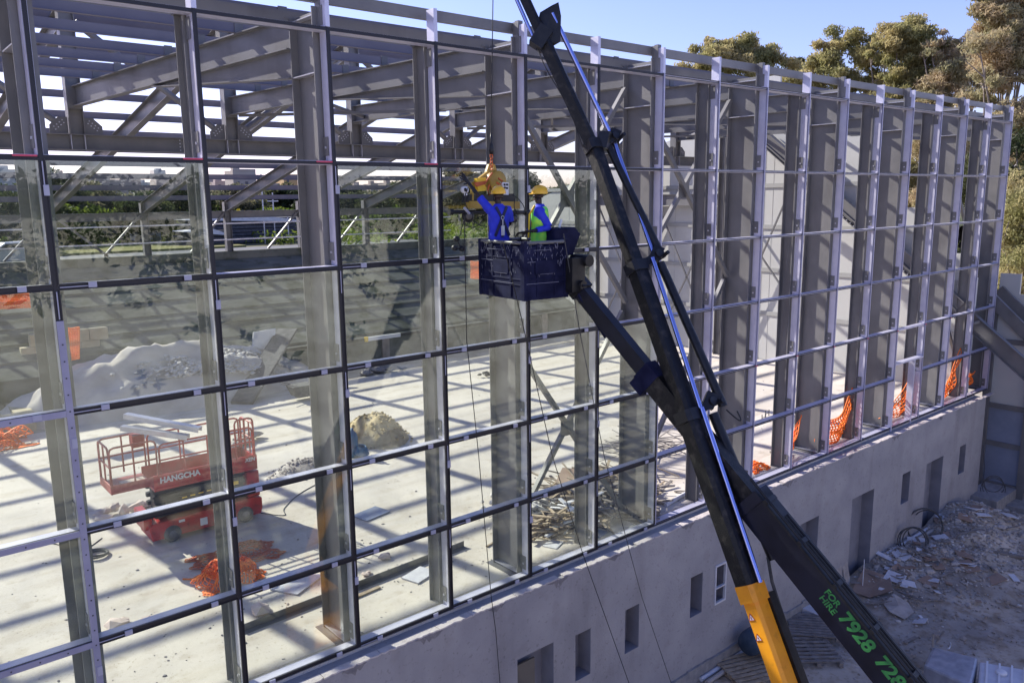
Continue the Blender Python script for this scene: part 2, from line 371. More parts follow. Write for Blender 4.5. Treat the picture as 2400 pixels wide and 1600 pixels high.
rh = bpy.data.objects['rubble_heap']; tag(obj('stones', mb, 'rockw', rh), kind='stuff')
mound('sand_heap', 9.75, 9.7, .95, 1.25, .72, 'sandy', 'heap of yellow sand on the concrete floor', 'sand heap', 6, -.05, 160, 'sandy', (.02, .06))
mound('gravel_heap', 6.9, 8.4, 1.1, .7, .28, 'rock', 'low grey heap of gravel beside the red scissor lift', 'gravel heap', 8, -.05, 260, 'rock', (.015, .045))

# ------------------------------------------------------------ base wall with openings
t = thing('base_wall', 'grey plastered concrete lower wall with window and door openings under the glazing', 'wall', (12, -.22, GZ))
FY = -.31
ops = [(6.72,7.62,-4.2,-1.32),(8.2,8.62,-2.37,-1.41),(9.63,10.06,-2.36,-1.40),(11.79,12.22,-2.35,-1.40),(12.67,13.1,-2.35,-1.40),(16.32,17.23,-2.42,-1.43),(19.02,20.3,-4.2,-1.44),(22.1,22.63,-2.4,-1.45),(23.77,25.02,-4.2,-1.5),(26.35,26.85,-2.45,-1.48)]
ops = [(a-.09*(a+1.9)/10.2, b-.09*(b+1.9)/10.2, c, d+.01) for a, b, c, d in ops]
xs = sorted({-14., 28.0}|{o[0] for o in ops}|{o[1] for o in ops}); zs = sorted({-4.45, -.1}|{o[2] for o in ops}|{o[3] for o in ops})
def inop(x, z): return any(o[0] < x < o[1] and o[2] < z < o[3] for o in ops)
mb = MB()
for i in range(len(xs)-1):
    for j in range(len(zs)-1):
        if not inop((xs[i]+xs[i+1])/2, (zs[j]+zs[j+1])/2):
            mb.add([(xs[i],FY,zs[j]),(xs[i+1],FY,zs[j]),(xs[i+1],FY,zs[j+1]),(xs[i],FY,zs[j+1])], [(0,1,2,3)])
mb.add([(-14,FY,-.1),(28,FY,-.1),(28,.02,-.1),(-14,.02,-.1)], [(0,1,2,3)])
mb.add([(28,FY,-4.4),(28,19,-4.4),(28,19,-.1),(28,FY,-.1)], [(0,1,2,3)])
obj('wall', mb, 'plaster', t)
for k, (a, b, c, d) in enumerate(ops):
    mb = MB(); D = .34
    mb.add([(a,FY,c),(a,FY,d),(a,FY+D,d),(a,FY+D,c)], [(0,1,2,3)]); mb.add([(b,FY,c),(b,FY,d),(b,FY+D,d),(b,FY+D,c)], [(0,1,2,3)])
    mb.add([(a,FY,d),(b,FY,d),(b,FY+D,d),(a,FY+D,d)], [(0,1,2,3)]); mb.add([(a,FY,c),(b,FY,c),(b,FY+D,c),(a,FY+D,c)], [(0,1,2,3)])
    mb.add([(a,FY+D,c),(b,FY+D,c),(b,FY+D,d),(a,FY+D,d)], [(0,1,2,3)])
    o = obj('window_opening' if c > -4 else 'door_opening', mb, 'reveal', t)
    if k == 0: tag(obj('door_board', MB().box(a+.02, b-.3, FY+.2, FY+.24, c, d-.28), 'plywood', o), 'brown board standing in the doorway')
    if k == 4:
        mb = MB(); 
        for (x0, x1, z0, z1) in ((a, a+.04, c, d), (b-.04, b, c, d), (a+.04, b-.04, c, c+.04), (a+.04, b-.04, d-.04, d), (a+.04, b-.04, (c+d)/2-.1, (c+d)/2-.07)): mb.box(x0, x1, FY-.03, FY+.03, z0, z1)
        obj('window_frame', mb, 'offwhite', o)
mb = MB()
for x in [i*.8-14 for i in range(52)]:
    if not any(o[0]-.8 < x < o[1] for o in ops if o[2] < -4): mb.box(x, x+.8, FY-.05-.01*rnd.random(), FY-.002, GZ-.1, GZ+.42+rnd.uniform(-.03, .03))
obj('plinth', mb, 'plinth', t)
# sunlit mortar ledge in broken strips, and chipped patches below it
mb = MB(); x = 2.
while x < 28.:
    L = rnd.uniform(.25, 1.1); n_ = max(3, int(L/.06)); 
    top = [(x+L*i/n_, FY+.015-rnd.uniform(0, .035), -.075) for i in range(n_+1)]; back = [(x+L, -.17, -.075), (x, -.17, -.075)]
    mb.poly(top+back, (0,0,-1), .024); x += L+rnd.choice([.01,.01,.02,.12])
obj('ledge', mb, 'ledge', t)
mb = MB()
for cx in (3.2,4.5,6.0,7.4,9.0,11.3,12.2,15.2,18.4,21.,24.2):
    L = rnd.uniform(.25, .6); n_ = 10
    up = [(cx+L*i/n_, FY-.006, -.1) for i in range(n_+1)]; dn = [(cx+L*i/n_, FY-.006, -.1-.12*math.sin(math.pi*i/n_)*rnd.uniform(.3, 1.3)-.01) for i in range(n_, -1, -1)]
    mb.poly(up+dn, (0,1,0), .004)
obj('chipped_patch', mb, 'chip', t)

# ------------------------------------------------------------ steel frame
sf = thing('steel_building', 'grey steel building frame of I-columns, rafters, purlins and bracing on the slab', 'building', (12, 5, -.05))
SK = .086
def sk(x, y): return x-SK*y
ZR = 9.46
for i in range(-2, 17):
    x = XM[i+2]; 
    if i % 2 == 0:
        mb = MB(); mb.box(x-.12, x+.12, .22, .24, -.05, 9.5); mb.box(x-.12, x+.12, .93, .95, -.05, 9.44)
        mb.box(x-.008, x+.008, .24, .93, -.05, 9.47)
        c = obj('column', mb, 'steel', sf)
        for z in (8.62, .0, 9.38): obj('stiffener', MB().box(x-.11, x-.009, .242, .928, z, z+.016).box(x+.009, x+.11, .242, .928, z, z+.016), 'galv', c)
        mb = MB().box(x-.22, x+.22, .14, 1.03, -.05, -.025); obj('base_plate', mb, 'steel_dark', c)
        mb = MB().box(x-.05, x+.05, .13, .22, 9.25, 9.75); mb.box(x-.03, x+.03, .24, .3, 9.44, 9.74); obj('parapet_stub', mb, 'steel', c)
    else:
        mb = MB(); mb.box(x-.075, x+.075, .22, .235, -.05, 9.2); mb.box(x-.075, x+.075, .525, .54, -.05, 9.2); mb.box(x-.006, x+.006, .235, .525, -.05, 9.2)
        c = obj('post', mb, 'steel', sf)
        mb = MB().box(x-.1, x+.1, .2, .56, 9.2, 9.22); obj('cap_plate', mb, 'steel_dark', c)
    for z in ZT[1:]:
        mb = MB().box(x-.046, x-.034, .08, .26, z+.1, z+.36)
        b_ = obj('bracket', mb, 'steel', c)
        obj('bolt', MB().box(x-.06, x-.046, .12, .15, z+.2, z+.23), 'galv', b_)
    mb = MB().box(x-.046, x-.034, .08, .26, ZT[0]-.32 if i % 2 else ZT[0]+.06, ZT[0]-.06 if i % 2 else ZT[0]+.32)
    obj('bracket', mb, 'steel', c)
for k in range(-1, 9):
    i = 2*k; x = XM[i+2] if i >= -2 else XI[0]-3.6
    ye = 10.35
    p = (sk(x, .95), .96, ZR-.21); q = (sk(x, ye), ye, ZR-.2)
    ra = obj('rafter', MB().ibeam(p, q, .44, .185, .018, .012), 'steel', sf)
    mb = MB(); yh = 5.9; z0 = ZR-.44
    a0 = Vector((sk(x, .96), .96, 0)); a1 = Vector((sk(x, yh), yh, 0))
    mb.add([a0+Vector((-.006,0,z0-.002)), a1+Vector((-.006,0,z0-.002)), a0+Vector((-.006,0,8.64)), a0+Vector((.006,0,z0-.002)), a1+Vector((.006,0,z0-.002)), a0+Vector((.006,0,8.64))], [(0,1,2),(3,5,4),(0,2,5,3),(1,4,5,2),(0,3,4,1)])
    mb.bar(a0+Vector((0,0,8.63)), a1+Vector((0,0,z0-.012)), .17, .018)
    obj('haunch', mb, 'steel', ra)
    for yy in (1.2,2.55,3.9,5.25,6.5,7.75,9.0):
        X_ = sk(x, yy); obj('cleat', MB().box(X_-.07, X_+.07, yy-.045, yy-.03, ZR+.012, ZR+.2), 'steel_dark', ra)
for yy in (1.2,2.55,3.9,5.25,6.5,7.75,9.0):
    mb = MB(); mb.box(-8, 27.6, yy-.03, yy-.024, ZR+.012, ZR+.185); mb.box(-8, 27.6, yy-.024, yy+.05, ZR+.178, ZR+.185); mb.box(-8, 27.6, yy-.1, yy-.03, ZR+.014, ZR+.02)
    obj('purlin', mb, 'purlin', sf)
# parapet channels
mb = MB(); mb.box(-8, 29, .30, .31, 9.575, 9.735); mb.box(-8, 29, .31, .38, 9.725, 9.735); mb.box(-8, 29, .31, .38, 9.575, 9.585); obj('parapet_rail', mb, 'steel', sf)
mb = MB(); mb.box(-8, 29, .96, .97, 9.30, 9.56); mb.box(-8, 29, .97, 1.05, 9.55, 9.56); obj('eaves_rail', mb, 'steel', sf)
# inner line y = 10.5
obj('longitudinal_beam', MB().ibeam((-9, 10.5, 8.25), (26.4, 10.5, 8.25), .36, .26, .02, .014), 'steel_dark', sf)
obj('upper_beam', MB().ibeam((-9, 10.5, 11.25), (24.6, 10.5, 11.25), .2, .16), 'steel', sf)
PX = lambda k: sk(.02+3.6*k, 10.5)
for k in range(-2, 8):
    x = PX(k)
    mb = MB(); mb.box(x-.16, x-.144, 10.36, 10.64, 8.44, 11.15); mb.box(x+.144, x+.16, 10.36, 10.64, 8.44, 11.15); mb.box(x-.144, x+.144, 10.49, 10.505, 8.44, 11.15)
    c = obj('inner_post', mb, 'steel', sf)
    mb = MB().box(x-.144, x+.144, 10.352, 10.358, 8.98, 9.5); obj('end_plate', mb, 'steel_dark', c)
    for s_ in (-1, 1):
        mb = MB().poly([(x+s_*.17, 10.45, 8.44), (x+s_*.55, 10.45, 8.44), (x+s_*.55, 10.45, 8.62), (x+s_*.36, 10.45, 8.8), (x+s_*.17, 10.45, 8.8)], (0,1,0), .015)
        obj('gusset', mb, 'steel_dark', c)
        mb = MB()
        for a_ in range(4):
            for b_ in (0, 1): mb.box(x+s_*(.28+.06*a_-.03*b_)-.012, x+s_*(.28+.06*a_-.03*b_)+.012, 10.435, 10.45, 8.72-.05*a_-b_*.06, 8.744-.05*a_-b_*.06)
        obj('bolt', mb, 'galv', c)
    mb = MB().box(x-.15, x-.138, 10.38, 10.48, 8.09, 8.41); mb.box(x+.138, x+.15, 10.38, 10.48, 8.09, 8.41); obj('stiffener', mb, 'galv', c)
for k in range(-1, 8):
    a, b = PX(k-1), PX(k)
    obj('brace', MB().tube([(b-.4, 10.53, 8.7), (a+.2, 10.53, 10.9)], .075, 10), 'steel', sf)
    if k in (3, 5, 7): obj('brace', MB().tube([(a+.4, 10.6, 8.7), (b-.2, 10.6, 10.9)], .075, 10), 'steel', sf)
mb = MB()
for k in range(4):
    for j in range(4): mb.box(5.0+.1*k+(.12 if k > 1 else 0), 5.025+.1*k+(.12 if k > 1 else 0), 10.475, 10.49, 8.12+.08*j, 8.145+.08*j)
obj('splice_bolts', mb, 'galv', sf)
# sloping rafters down to the far columns
YF, ZF = 26.5, 6.85
def sl_(y): return 11.2+(ZF-11.2)*(y-10.6)/(YF-10.6)
for k in range(-1, 8):
    X0 = .02+3.6*k; p = Vector((sk(X0, 10.66), 10.66, 11.0)); q = Vector((sk(X0, 26.4), 26.4, ZF-.2))
    r_ = obj('sloping_rafter', MB().ibeam(p, q, .46, .22, .018, .012), 'steel', sf)
    xf = sk(X0, YF)
    mb = MB(); mb.box(xf-.14, xf-.126, YF-.14, YF+.14, 4.62, ZF); mb.box(xf+.126, xf+.14, YF-.14, YF+.14, 4.62, ZF); mb.box(xf-.126, xf+.126, YF-.008, YF+.008, 4.62, ZF)
    obj('far_column', mb, 'steel', sf)
    xn = sk(X0-3.6, YF)
    obj('brace', MB().bar((xf-.15, YF-.05, 6.35), (xf-1.75, YF-.05, 4.66), .09, .09), 'steel', sf)
    if k in (0, 2): obj('brace', MB().bar((xf+.15, YF-.05, 6.35), (xf+2.0, YF-.05, 4.66), .09, .09), 'steel', sf)
YP = [11.27+1.5*j for j in range(11)]
for yy in YP:
    zz = sl_(yy)+.13-.22
    mb = MB(); mb.box(-10, 24.5 if yy > 12 else 25, yy-.03, yy-.024, zz+.12, zz+.33); mb.box(-10, 24.5, yy-.1, yy-.03, zz+.12, zz+.127); mb.box(-10, 24.5, yy-.024, yy+.05, zz+.32, zz+.327)
    obj('purlin', mb, 'purlin', sf)
obj('eaves_beam', MB().ibeam((-10, YF, 6.28), (24.6, YF, 6.28), .32, .2), 'steel', sf)
for z_ in (5.85, 5.12): obj('girt', MB().box(-10, 24.6, YF-.2, YF-.15, z_, z_+.06), 'galv', sf)
# facade bracing
def cross(i0, i1, z0, z1, y=.8, both=True):
    a, b = XM[i0+2]+.12, XM[i1+2]-.12; m_ = ((a+b)/2, y, (z0+z1)/2)
    obj('brace', MB().bar((a, y, z1), (b, y, z0), .09, .09), 'steel', sf)
    if both:
        obj('brace', MB().bar((b, y+.1, z1), (a, y+.1, z0), .09, .09), 'steel', sf)
        obj('gusset', MB().box(m_[0]-.18, m_[0]+.18, y+.046, y+.054, m_[2]-.16, m_[2]+.16), 'steel_dark', sf)
cross(4, 6, 4.7, 9.0); cross(4, 6, .1, 4.5); cross(6, 8, 5.0, 9.0); cross(6, 8, .2, 4.9); cross(14, 16, 4.7, 8.9, .8, False); cross(14,16,.2,4.5,.8,False)
# thin roof bracing rods between rafters
for k in (2, 4, 6):
    a = sk(.02+3.6*k, 6.5); b = sk(.02+3.6*(k+1), 10.); c_ = sk(.02+3.6*k, 10.); d_ = sk(.02+3.6*(k+1), 6.5)
    obj('brace', MB().bar((a, 6.5, 9.1), (b, 10, 9.15), .07, .07), 'steel', sf); obj('brace', MB().bar((c_, 10, 9.0), (d_, 6.5, 9.05), .07, .07), 'steel', sf)
# ------------------------------------------------------------ curtain wall
cw = thing('curtain_wall', 'tall aluminium glazing grid of mullions and transoms fixed to the steel frame', 'glazing frame', (12, 0, 0))
for i in range(-2, 17):
    x = XM[i+2]
    mb = MB()
    lv = [9.66]+ZT
    for j in range(len(lv)-1):
        if j == 0: mb.box(x-.032, x+.032, .0, .19, ZT[0]+.03, 9.68)
        else: mb.box(x-.032, x+.032, .02, .19, lv[j+1]+.03, lv[j]-.03)
    if i == 12:
        mb = MB()
        for j in range(1, 6): mb.box(x-.032, x+.032, .02, .19, lv[j+1]+.03, lv[j]-.03)
        mb.box(x-.032, x+.032, .0, .19, ZT[0]+.03, 9.68)
    mu = obj('mullion', mb, 'alu', cw, )
    if i >= 6: obj('pressure_plate', MB().box(x-.008, x+.008, -.012, .018, 0, ZT[0]+.02), 'alu', mu)
    mb = MB().box(x-.024, x-.011, -.006, .018, .0, ZT[0]+.02); mb.box(x+.011, x+.024, -.006, .018, 0, ZT[0]+.02)
    if i < 6: mb.box(x-.011, x+.011, -.003, .018, 0, ZT[0]+.02)
    obj('gasket', mb, 'gasket' if i < 6 else 'trim', mu)
    if i == 0:
        mb = MB().box(x-.038, x+.038, -.03, -.008, -.1, 4.435+1.1)
        tr_ = tag(obj('cover_strip', mb, 'trim', mu), 'purple screwed cover strip')
        mb = MB()
        for k in range(27): mb.box(x-.008, x+.008, -.034, -.03, .05+.2*k, .066+.2*k)
        obj('screws', mb, 'gasket', tr_)
XN = 29.0
for j, z in enumerate(ZT):
    segs = [(-1.8-3.6, XN)] if j not in (4, 5) else [(-5.4, XI[12] if j == 5 else XI[12]), ((XI[13]), XN)]
    mb = MB(); mg = MB()
    for a, b in segs:
        mb.box(a, b, .02, .185, z-.028, z+.028); mg.box(a, b, -.004, .016, z-.022, z-.010); mg.box(a, b, -.004, .016, z+.010, z+.022)
        if a < XI[6]: mg.box(a, XI[6], -.001, .016, z-.010, z+.010)
    if j == 4: mb.box(XI[12], XI[13], .02, .15, z-.028+.0, z+.028)
    if j == 5: pass
    tr_ = obj('transom', mb, 'alu', cw); obj('gasket', mg, 'gasket', tr_)
    if 2 < j < 6:
        mb = MB().box(-5.4, XI[0]-.04, -.03, -.008, z-.038, z+.038); o = tag(obj('cover_strip', mb, 'trim', tr_), 'purple screwed cover strip')
        mb = MB()
        for k in range(14): mb.box(-.3-.3*k, -.285-.3*k, -.034, -.03, z-.008, z+.008)
        obj('screws', mb, 'gasket', o)
# extended sill unit hanging below the rail at bay 12
mb = MB(); mb.box(XI[12]-.03, XI[12]+.03, -.02, .16, -.55, 1.45); mb.box(XI[12]+1.25, XI[12]+1.31, -.02, .16, -.55, 1.9); mb.box(XI[12]+.03, XI[12]+1.25, -.02, .16, -.55, -.5); mb.box(XI[12], XI[13], -.02, .16, 1.9, 1.95)
tag(obj('extension_frame', mb, 'alu', cw), 'short frame hanging below the sill near the right end')
glass = {1: (-2,-1,0,2,3,4), 2: (-2,-1,0,1,2,3,4), 3: (-2,-1,0,1,2,3,4,5), 4: (-2,-1,0,1,2,3,4,5), 5: (-2,-1,0,1,2,3,4,5)}
for j, ii in glass.items():
    for i in ii:
        x0, x1 = XM[i+2]+.028, XM[i+3]-.028; z1, z0 = ZT[j]-.028, ZT[j+1]+.028
        gp = obj('glass_pane', MB().box(x0, x1, -.012, .012, z0, z1), 'glass', cw)
        mb = MB()
        e = .03
        for (a, b, c, d) in ((x0-.004, x0+.009, z0, z1), (x1-.009, x1+.004, z0, z1), (x0+.009, x1-.009, z0-.004, z0+.012), (x0+.009, x1-.009, z1-.010, z1+.004)): mb.box(a, b, -.018, .018, c, d)
        obj('edge_seal', mb, 'gasket', gp)
        if i >= 0 or j < 3:
            mb = MB()
            for fx in (.2, .82): mb.box(x0+(x1-x0)*fx-.045, x0+(x1-x0)*fx+.045, -.04, -.02, z0-.05, z0+.012)
            if (i+j) % 2: mb.box(x0-.045, x0+.012, -.04, -.02, z1-.40, z1-.28)
            obj('glazing_clip', mb, 'clip', gp)
            mb = MB().box(x0+.01, x0+.36, -.024, -.018, z0-.035, z0-.024); mb.box(x0-.034, x0-.022, -.024, -.018, z1-.34, z1-.02)
            obj('spacer_strip', mb, 'clip', gp)
mb = MB()
for i in range(0, 4): mb.box(XI[i]-.28, XI[i]-.04, -.02, -.008, ZT[1]+.002, ZT[1]+.022)
for i in range(7, 15): mb.box(XI[i]-.05, XI[i]+.05, -.02, -.008, ZT[4]-.012, ZT[4]+.008)
tag(obj('marking_tape', mb, 'redtape', cw), 'short red tape marks on the transom joints')
# ------------------------------------------------------------ gable end: stepped panel wall with raking truss
XP = 27.95
t = thing('panel_wall', 'pale insulated-panel gable wall stepping down beside the raking steel truss', 'wall', (XP, 10, -.05))
prof = [(23.5, -.05), (23.5, 6.6), (20, 7.6), (16, 8.8), (10.8, 10.1), (10.8, 11.6), (8.2, 11.6), (8.2, 10.0), (5.12, 9.0), (4.62, 9.0), (4.62, 8.2), (3.7, 8.2), (3.7, 7.3), (2.9, 7.3), (2.9, 6.37), (2.3, 6.37), (2.3, 5.6), (1.5, 5.6), (1.5, 4.8), (.75, 4.8), (.75, 4.0), (.3, 4.0), (.3, -.05)]
zl = [1.92, 3.74, 5.52, 7.2]
def clip(poly, z0, z1):
    def cut(P_, zc, keep_above):
        out = []
        for i in range(len(P_)):
            a, b = P_[i], P_[(i+1) % len(P_)]; ia = (a[1] >= zc) == keep_above or a[1] == zc; ib = (b[1] >= zc) == keep_above or b[1] == zc
            if ia: out.append(a)
            if ia != ib:
                tt = (zc-a[1])/(b[1]-a[1]); out.append((a[0]+tt*(b[0]-a[0]), zc))
        return out
    return cut(cut(poly, z0, True), z1, False)
zz = [-.05]+zl+[12.]
for j in range(len(zz)-1):
    pl = clip(prof, zz[j], zz[j+1])
    mb = MB(); mb.poly([(XP, y, z) for y, z in pl], (1,0,0), .1); obj('panel_course', mb, 'panel', t)
mb = MB()
for z in zl:
    y1 = 23.4; y0 = [y for y in (.35, .8, 1.55, 2.35, 2.95, 3.75, 4.65) if True][0]
    lim = .3 if z < 4 else 1.5 if z < 5.6 else 3.75
    mb.box(XP-.05, XP-.002, lim, y1, z-.03, z+.14)
obj('girt', mb, 'panel_flash', t)
mb = MB()
for y in [1.3+1.0*i for i in range(22)]:
    zt = [9,8][0]; top = 3.9 if y < 1.5 else 5.5 if y < 2.3 else 7.2 if y < 3.7 else 8.1 if y < 4.6 else 8.9 if y < 12 else 7.2 if y < 21 else 6.5
    mb.box(XP-.006, XP-.001, y-.006, y+.006, -.05, top)
obj('panel_joint', mb, 'panel_flash', t)
for y, h in ((10.5, 10.1), (14.2, 9.2), (18., 8.0)):
    mb = MB(); mb.box(XP-.5, XP-.2, y-.15, y-.135, -.05, h); mb.box(XP-.5, XP-.2, y+.135, y+.15, -.05, h); mb.box(XP-.36, XP-.345, y-.135, y+.135, -.05, h)
    obj('gable_column', mb, 'steel', t)
obj('gable_beam', MB().ibeam((XP-.35, 10.7, 6.7), (XP-.35, 18, 6.7), .5, .2), 'steel', t)
for (a, b) in (((10.7, 6.3), (14., .2)), ((14., 6.3), (10.7, .2)), ((14.4, 6.3), (17.8, .2)), ((17.8, 6.3), (14.4, .2)), ((7.6, 6.5), (10.3, .3)), ((10.4, 6.6), (7.4, 3.))):
    obj('brace', MB().bar((XP-.3, a[0], a[1]), (XP-.3, b[0], b[1]), .06, .06), 'steel', t)
t = thing('raking_truss', 'dark raking steel truss running down the stepped gable wall', 'steel truss', (XP-.3, 4, 2))
ra, rb = Vector((XP-.2, 8.6, 9.1)), Vector((XP-.2, -3.2, -.25))
ra2, rb2 = ra+Vector((-.75, 0, .15)), rb+Vector((-.75, 0, .15))
obj('stringer', MB().ibeam(ra, rb, .55, .2, .03, .02), 'steel_dark', t); obj('stringer', MB().ibeam(ra+Vector((-.7,0,.35)), Vector((XP-.9, .4, 3.1)), .4, .2, .03, .02), 'steel', t)
mb = MB()
for k in range(16):
    p = ra.lerp(rb, (k+1)/22); mb.bar(p+Vector((-.6,0,.25)), p+Vector((-.02,0,.25)), .08, .08)
obj('cross_member', mb, 'steel', t)
mb = MB()
for k in range(34):
    p = ra.lerp(rb, .3+.012*k); mb.box(p.x-.13, p.x-.1, p.y-.02, p.y+.02, p.z-.3, p.z-.26)
obj('bolts', mb, 'galv', t)
# frame beyond the corner
t = thing('side_frame', 'dark steel side frame with blue infill panels beyond the far corner of the building', 'frame structure', (29.3, -.6, GZ))
XS = 29.3
for y in (.12, -1.25, -2.6):
    obj('post', MB().box(XS-.1, XS+.06, y-.12, y+.12, GZ, 3.2 if y > 0 else 2.0 if y > -2 else .8), 'steel', t)
for z in (1.62, -.72, -2.1, -3.6): obj('rail', MB().box(XS-.07, XS+.05, -2.6, .12, z, z+.17), 'steel', t)
obj('raker', MB().bar((XS-.1, .3, 3.25), (XS-.1, -2.7, .45), .12, .4), 'steel', t); obj('raker', MB().bar((XS+.6, .3, 3.4), (XS+.6, -2.7, .6), .12, .5), 'steel_dark', t)
mb = MB().poly([(XS+.02, .05, -.55), (XS+.02, .05, 3.2), (XS+.02, -2.6, .75), (XS+.02, -2.6, -.55)], (1,0,0), .04); tag(obj('infill_panel', mb, 'panel', t), 'pale panel under the raking beam')
mb = MB()
for (ya, yb) in ((-1.18, .05), (-2.53, -1.32)):
    for (za, zb) in ((-3.43, -2.1), (-1.93, -.72)): obj('infill_panel', MB().box(XS+.0, XS+.03, ya, yb, za, zb), 'glass_blue', t)
mb = MB()
for a, b, c in ((.35, -.32, 4.0), (-.32, -1.2, 3.28), (-1.2, -2., 2.6), (-2., -2.8, 1.9)): mb.box(XS+.9, XS+1.0, b, a, -1, c)
obj('stepped_cladding', mb, 'panel', t)
t = one('concrete_plinth_block', MB().box(27.4, 31, -1.15, -.1, GZ-.1, GZ+.55).box(28.3, 32, -2.0, -1.15, GZ-.1, GZ+.2), 'plinth', 'low stepped concrete plinth at the foot of the far corner', 'plinth', (29, -1, GZ))

# ------------------------------------------------------------ loader crane (knuckle boom)
cr = thing('loader_crane', 'black telescopic loader crane boom with yellow base section crossing the glazing', 'crane', (6.55, -5.6, GZ))
B1 = Vector(at(1758, 1378, 1, -5.04)); B4 = Vector(at(1390, 345, 1, -1.75)); TIP = Vector(at(1158, -160, 1, -.5))
ax = (B4-B1).normalized(); B0 = B1-ax*4.4
up = Vector((0,0,1)); sd = ax.cross(up).normalized(); up = sd.cross(ax).normalized()
# boom rolled so its side faces the camera
def hexp(a, b): return [(-a, -b*.6), (-a*.45, -b), (a*.45, -b), (a, -b*.6), (a, b*.7), (a*.7, b), (-a*.7, b), (-a, b*.7)]
def along(p, a, s_, x=0, y=0): return p+a*s_+sd*x+up*y
Lm = (B4-B1).length
y_ = obj('base_section', MB().sweep(B0, B1, hexp(.115, .15), up), 'yellow', cr)
obj('end_collar', MB().sweep(B1-ax*.16, B1+ax*.06, hexp(.15, .18), up), 'yellow', y_)
def sign(o, c, nrm, upv, h_, txt_mat='red'):
    nrm = nrm.normalized(); rt = upv.cross(nrm).normalized()
    a, b, c_ = c-rt*h_/2, c+rt*h_/2, c+upv*h_*.87
    obj('warning_sign', MB().poly([a, b, c_], nrm, .004), 'white', o)
    for k in range(3):
        P_ = [a, b, c_]; p, q = P_[k], P_[(k+1) % 3]; m_ = (a+b+c_)/3
        obj('sign_border', MB().poly([p, q, q.lerp(m_, .16), p.lerp(m_, .16)], nrm, .008), 'red', o) if k == 0 else None
    mb = MB()
    for k in (1, 2):
        P_ = [a, b, c_]; p, q = P_[k], P_[(k+1) % 3]; mb.poly([p, q, q.lerp(m_, .16), p.lerp(m_, .16)], nrm, .008)
    mb.poly([m_+rt*h_*.04+upv*h_*.2, m_-rt*h_*.1, m_+rt*h_*.02], nrm, .01); mb.poly([m_-rt*h_*.02, m_+rt*h_*.1, m_-rt*h_*.04-upv*h_*.2], nrm, .01)
    obj('sign_symbol', mb, 'red', o)
tow = (CP-B1); fn = (tow-ax*tow.dot(ax)).normalized()     # direction from the boom towards the open side
sgn = -1 if sd.dot(fn) < 0 else 1
secs = [(0, Lm*.36, .14, .165), (Lm*.36, Lm*.70, .115, .14), (Lm*.70, Lm+.05, .095, .12)]
for a, b, w_, h_ in secs:
    s_ = obj('boom_section', MB().sweep(along(B1, ax, a-.02), along(B1, ax, b), hexp(w_, h_), up), 'blackboom', cr)
    obj('clamp_collar', MB().sweep(along(B1, ax, b-.13), along(B1, ax, b+.03), hexp(w_+.025, h_+.025), up), 'cyl_black', s_)
# side brackets carrying the extension cylinders on the right-hand side of the boom
rs = Vector(rr); rs = (rs-ax*rs.dot(ax)).normalized()
for a in (Lm*.36, Lm*.70, Lm*1.0):
    p = B1+ax*a
    mb = MB().bar(p+rs*.08-ax*.05, p+rs*.38+ax*.06, .16, .11, ax); mb.tube([p+rs*.33-up*.09+ax*.05, p+rs*.33+up*.1+ax*.05], .065, 12); mb.bar(p+rs*.28+ax*.0, p+rs*.42+ax*.16, .12, .16, ax)
    mb.tube([p+rs*.42-up*.12+ax*.02, p+rs*.42+up*.14+ax*.02], .03, 8)
    obj('cylinder_bracket', mb, 'cyl_black', cr)
def cyl(p, q, f, rb, rr_):
    m_ = p.lerp(q, f); c = obj('cylinder_barrel', MB().tube([p, m_], rb, 14), 'cyl_black', cr)
    obj('piston_rod', MB().tube([m_, q], rr_, 12), 'chrome', c)
nfc = (CP-(B1+B4)/2); nfc = nfc-ax*nfc.dot(ax)-rs*nfc.dot(rs); nfc.normalize()
obj('piston_rod', MB().tube([B1+ax*.05+rs*.10+nfc*.19, B1+ax*(Lm*.36)+rs*.16+nfc*.17], .034, 12), 'chrome', cr)
obj('cylinder_barrel', MB().tube([B1+ax*.25+rs*.42, B1+ax*(Lm*.36-.1)+rs*.33], .07, 14), 'cyl_black', cr)
obj('piston_rod', MB().tube([B1+ax*(Lm*.36)+rs*.15+nfc*.15, B1+ax*(Lm*.70)+rs*.24+nfc*.12], .033, 12), 'chrome', cr)
obj('cylinder_barrel', MB().tube([B1+ax*(Lm*.36-.05)+rs*.50, B1+ax*(Lm*.69)+rs*.36], .062, 14), 'cyl_black', cr)
obj('piston_rod', MB().tube([B1+ax*(Lm*.70)+rs*.31, B1+ax*Lm+rs*.33], .034, 12), 'chrome', cr)
obj('cylinder_barrel', MB().tube([B1+ax*(Lm*.70)+rs*.42, B1+ax*(Lm)+rs*.22], .055, 14), 'cyl_black', cr)
for k, (p, q) in enumerate(((B1+ax*.25+rs*.45, .3), (B1+ax*(Lm*.36-.1)+rs*.52, .2))):
    obj('hose', MB().tube([p+rs*(.07*math.sin(a_*.5))-ax*(.2*math.sin(a_*.5))*1.0+rs*.02*a_ for a_ in [i*.63 for i in range(10)]], .011, 6), 'cyl_black', cr)
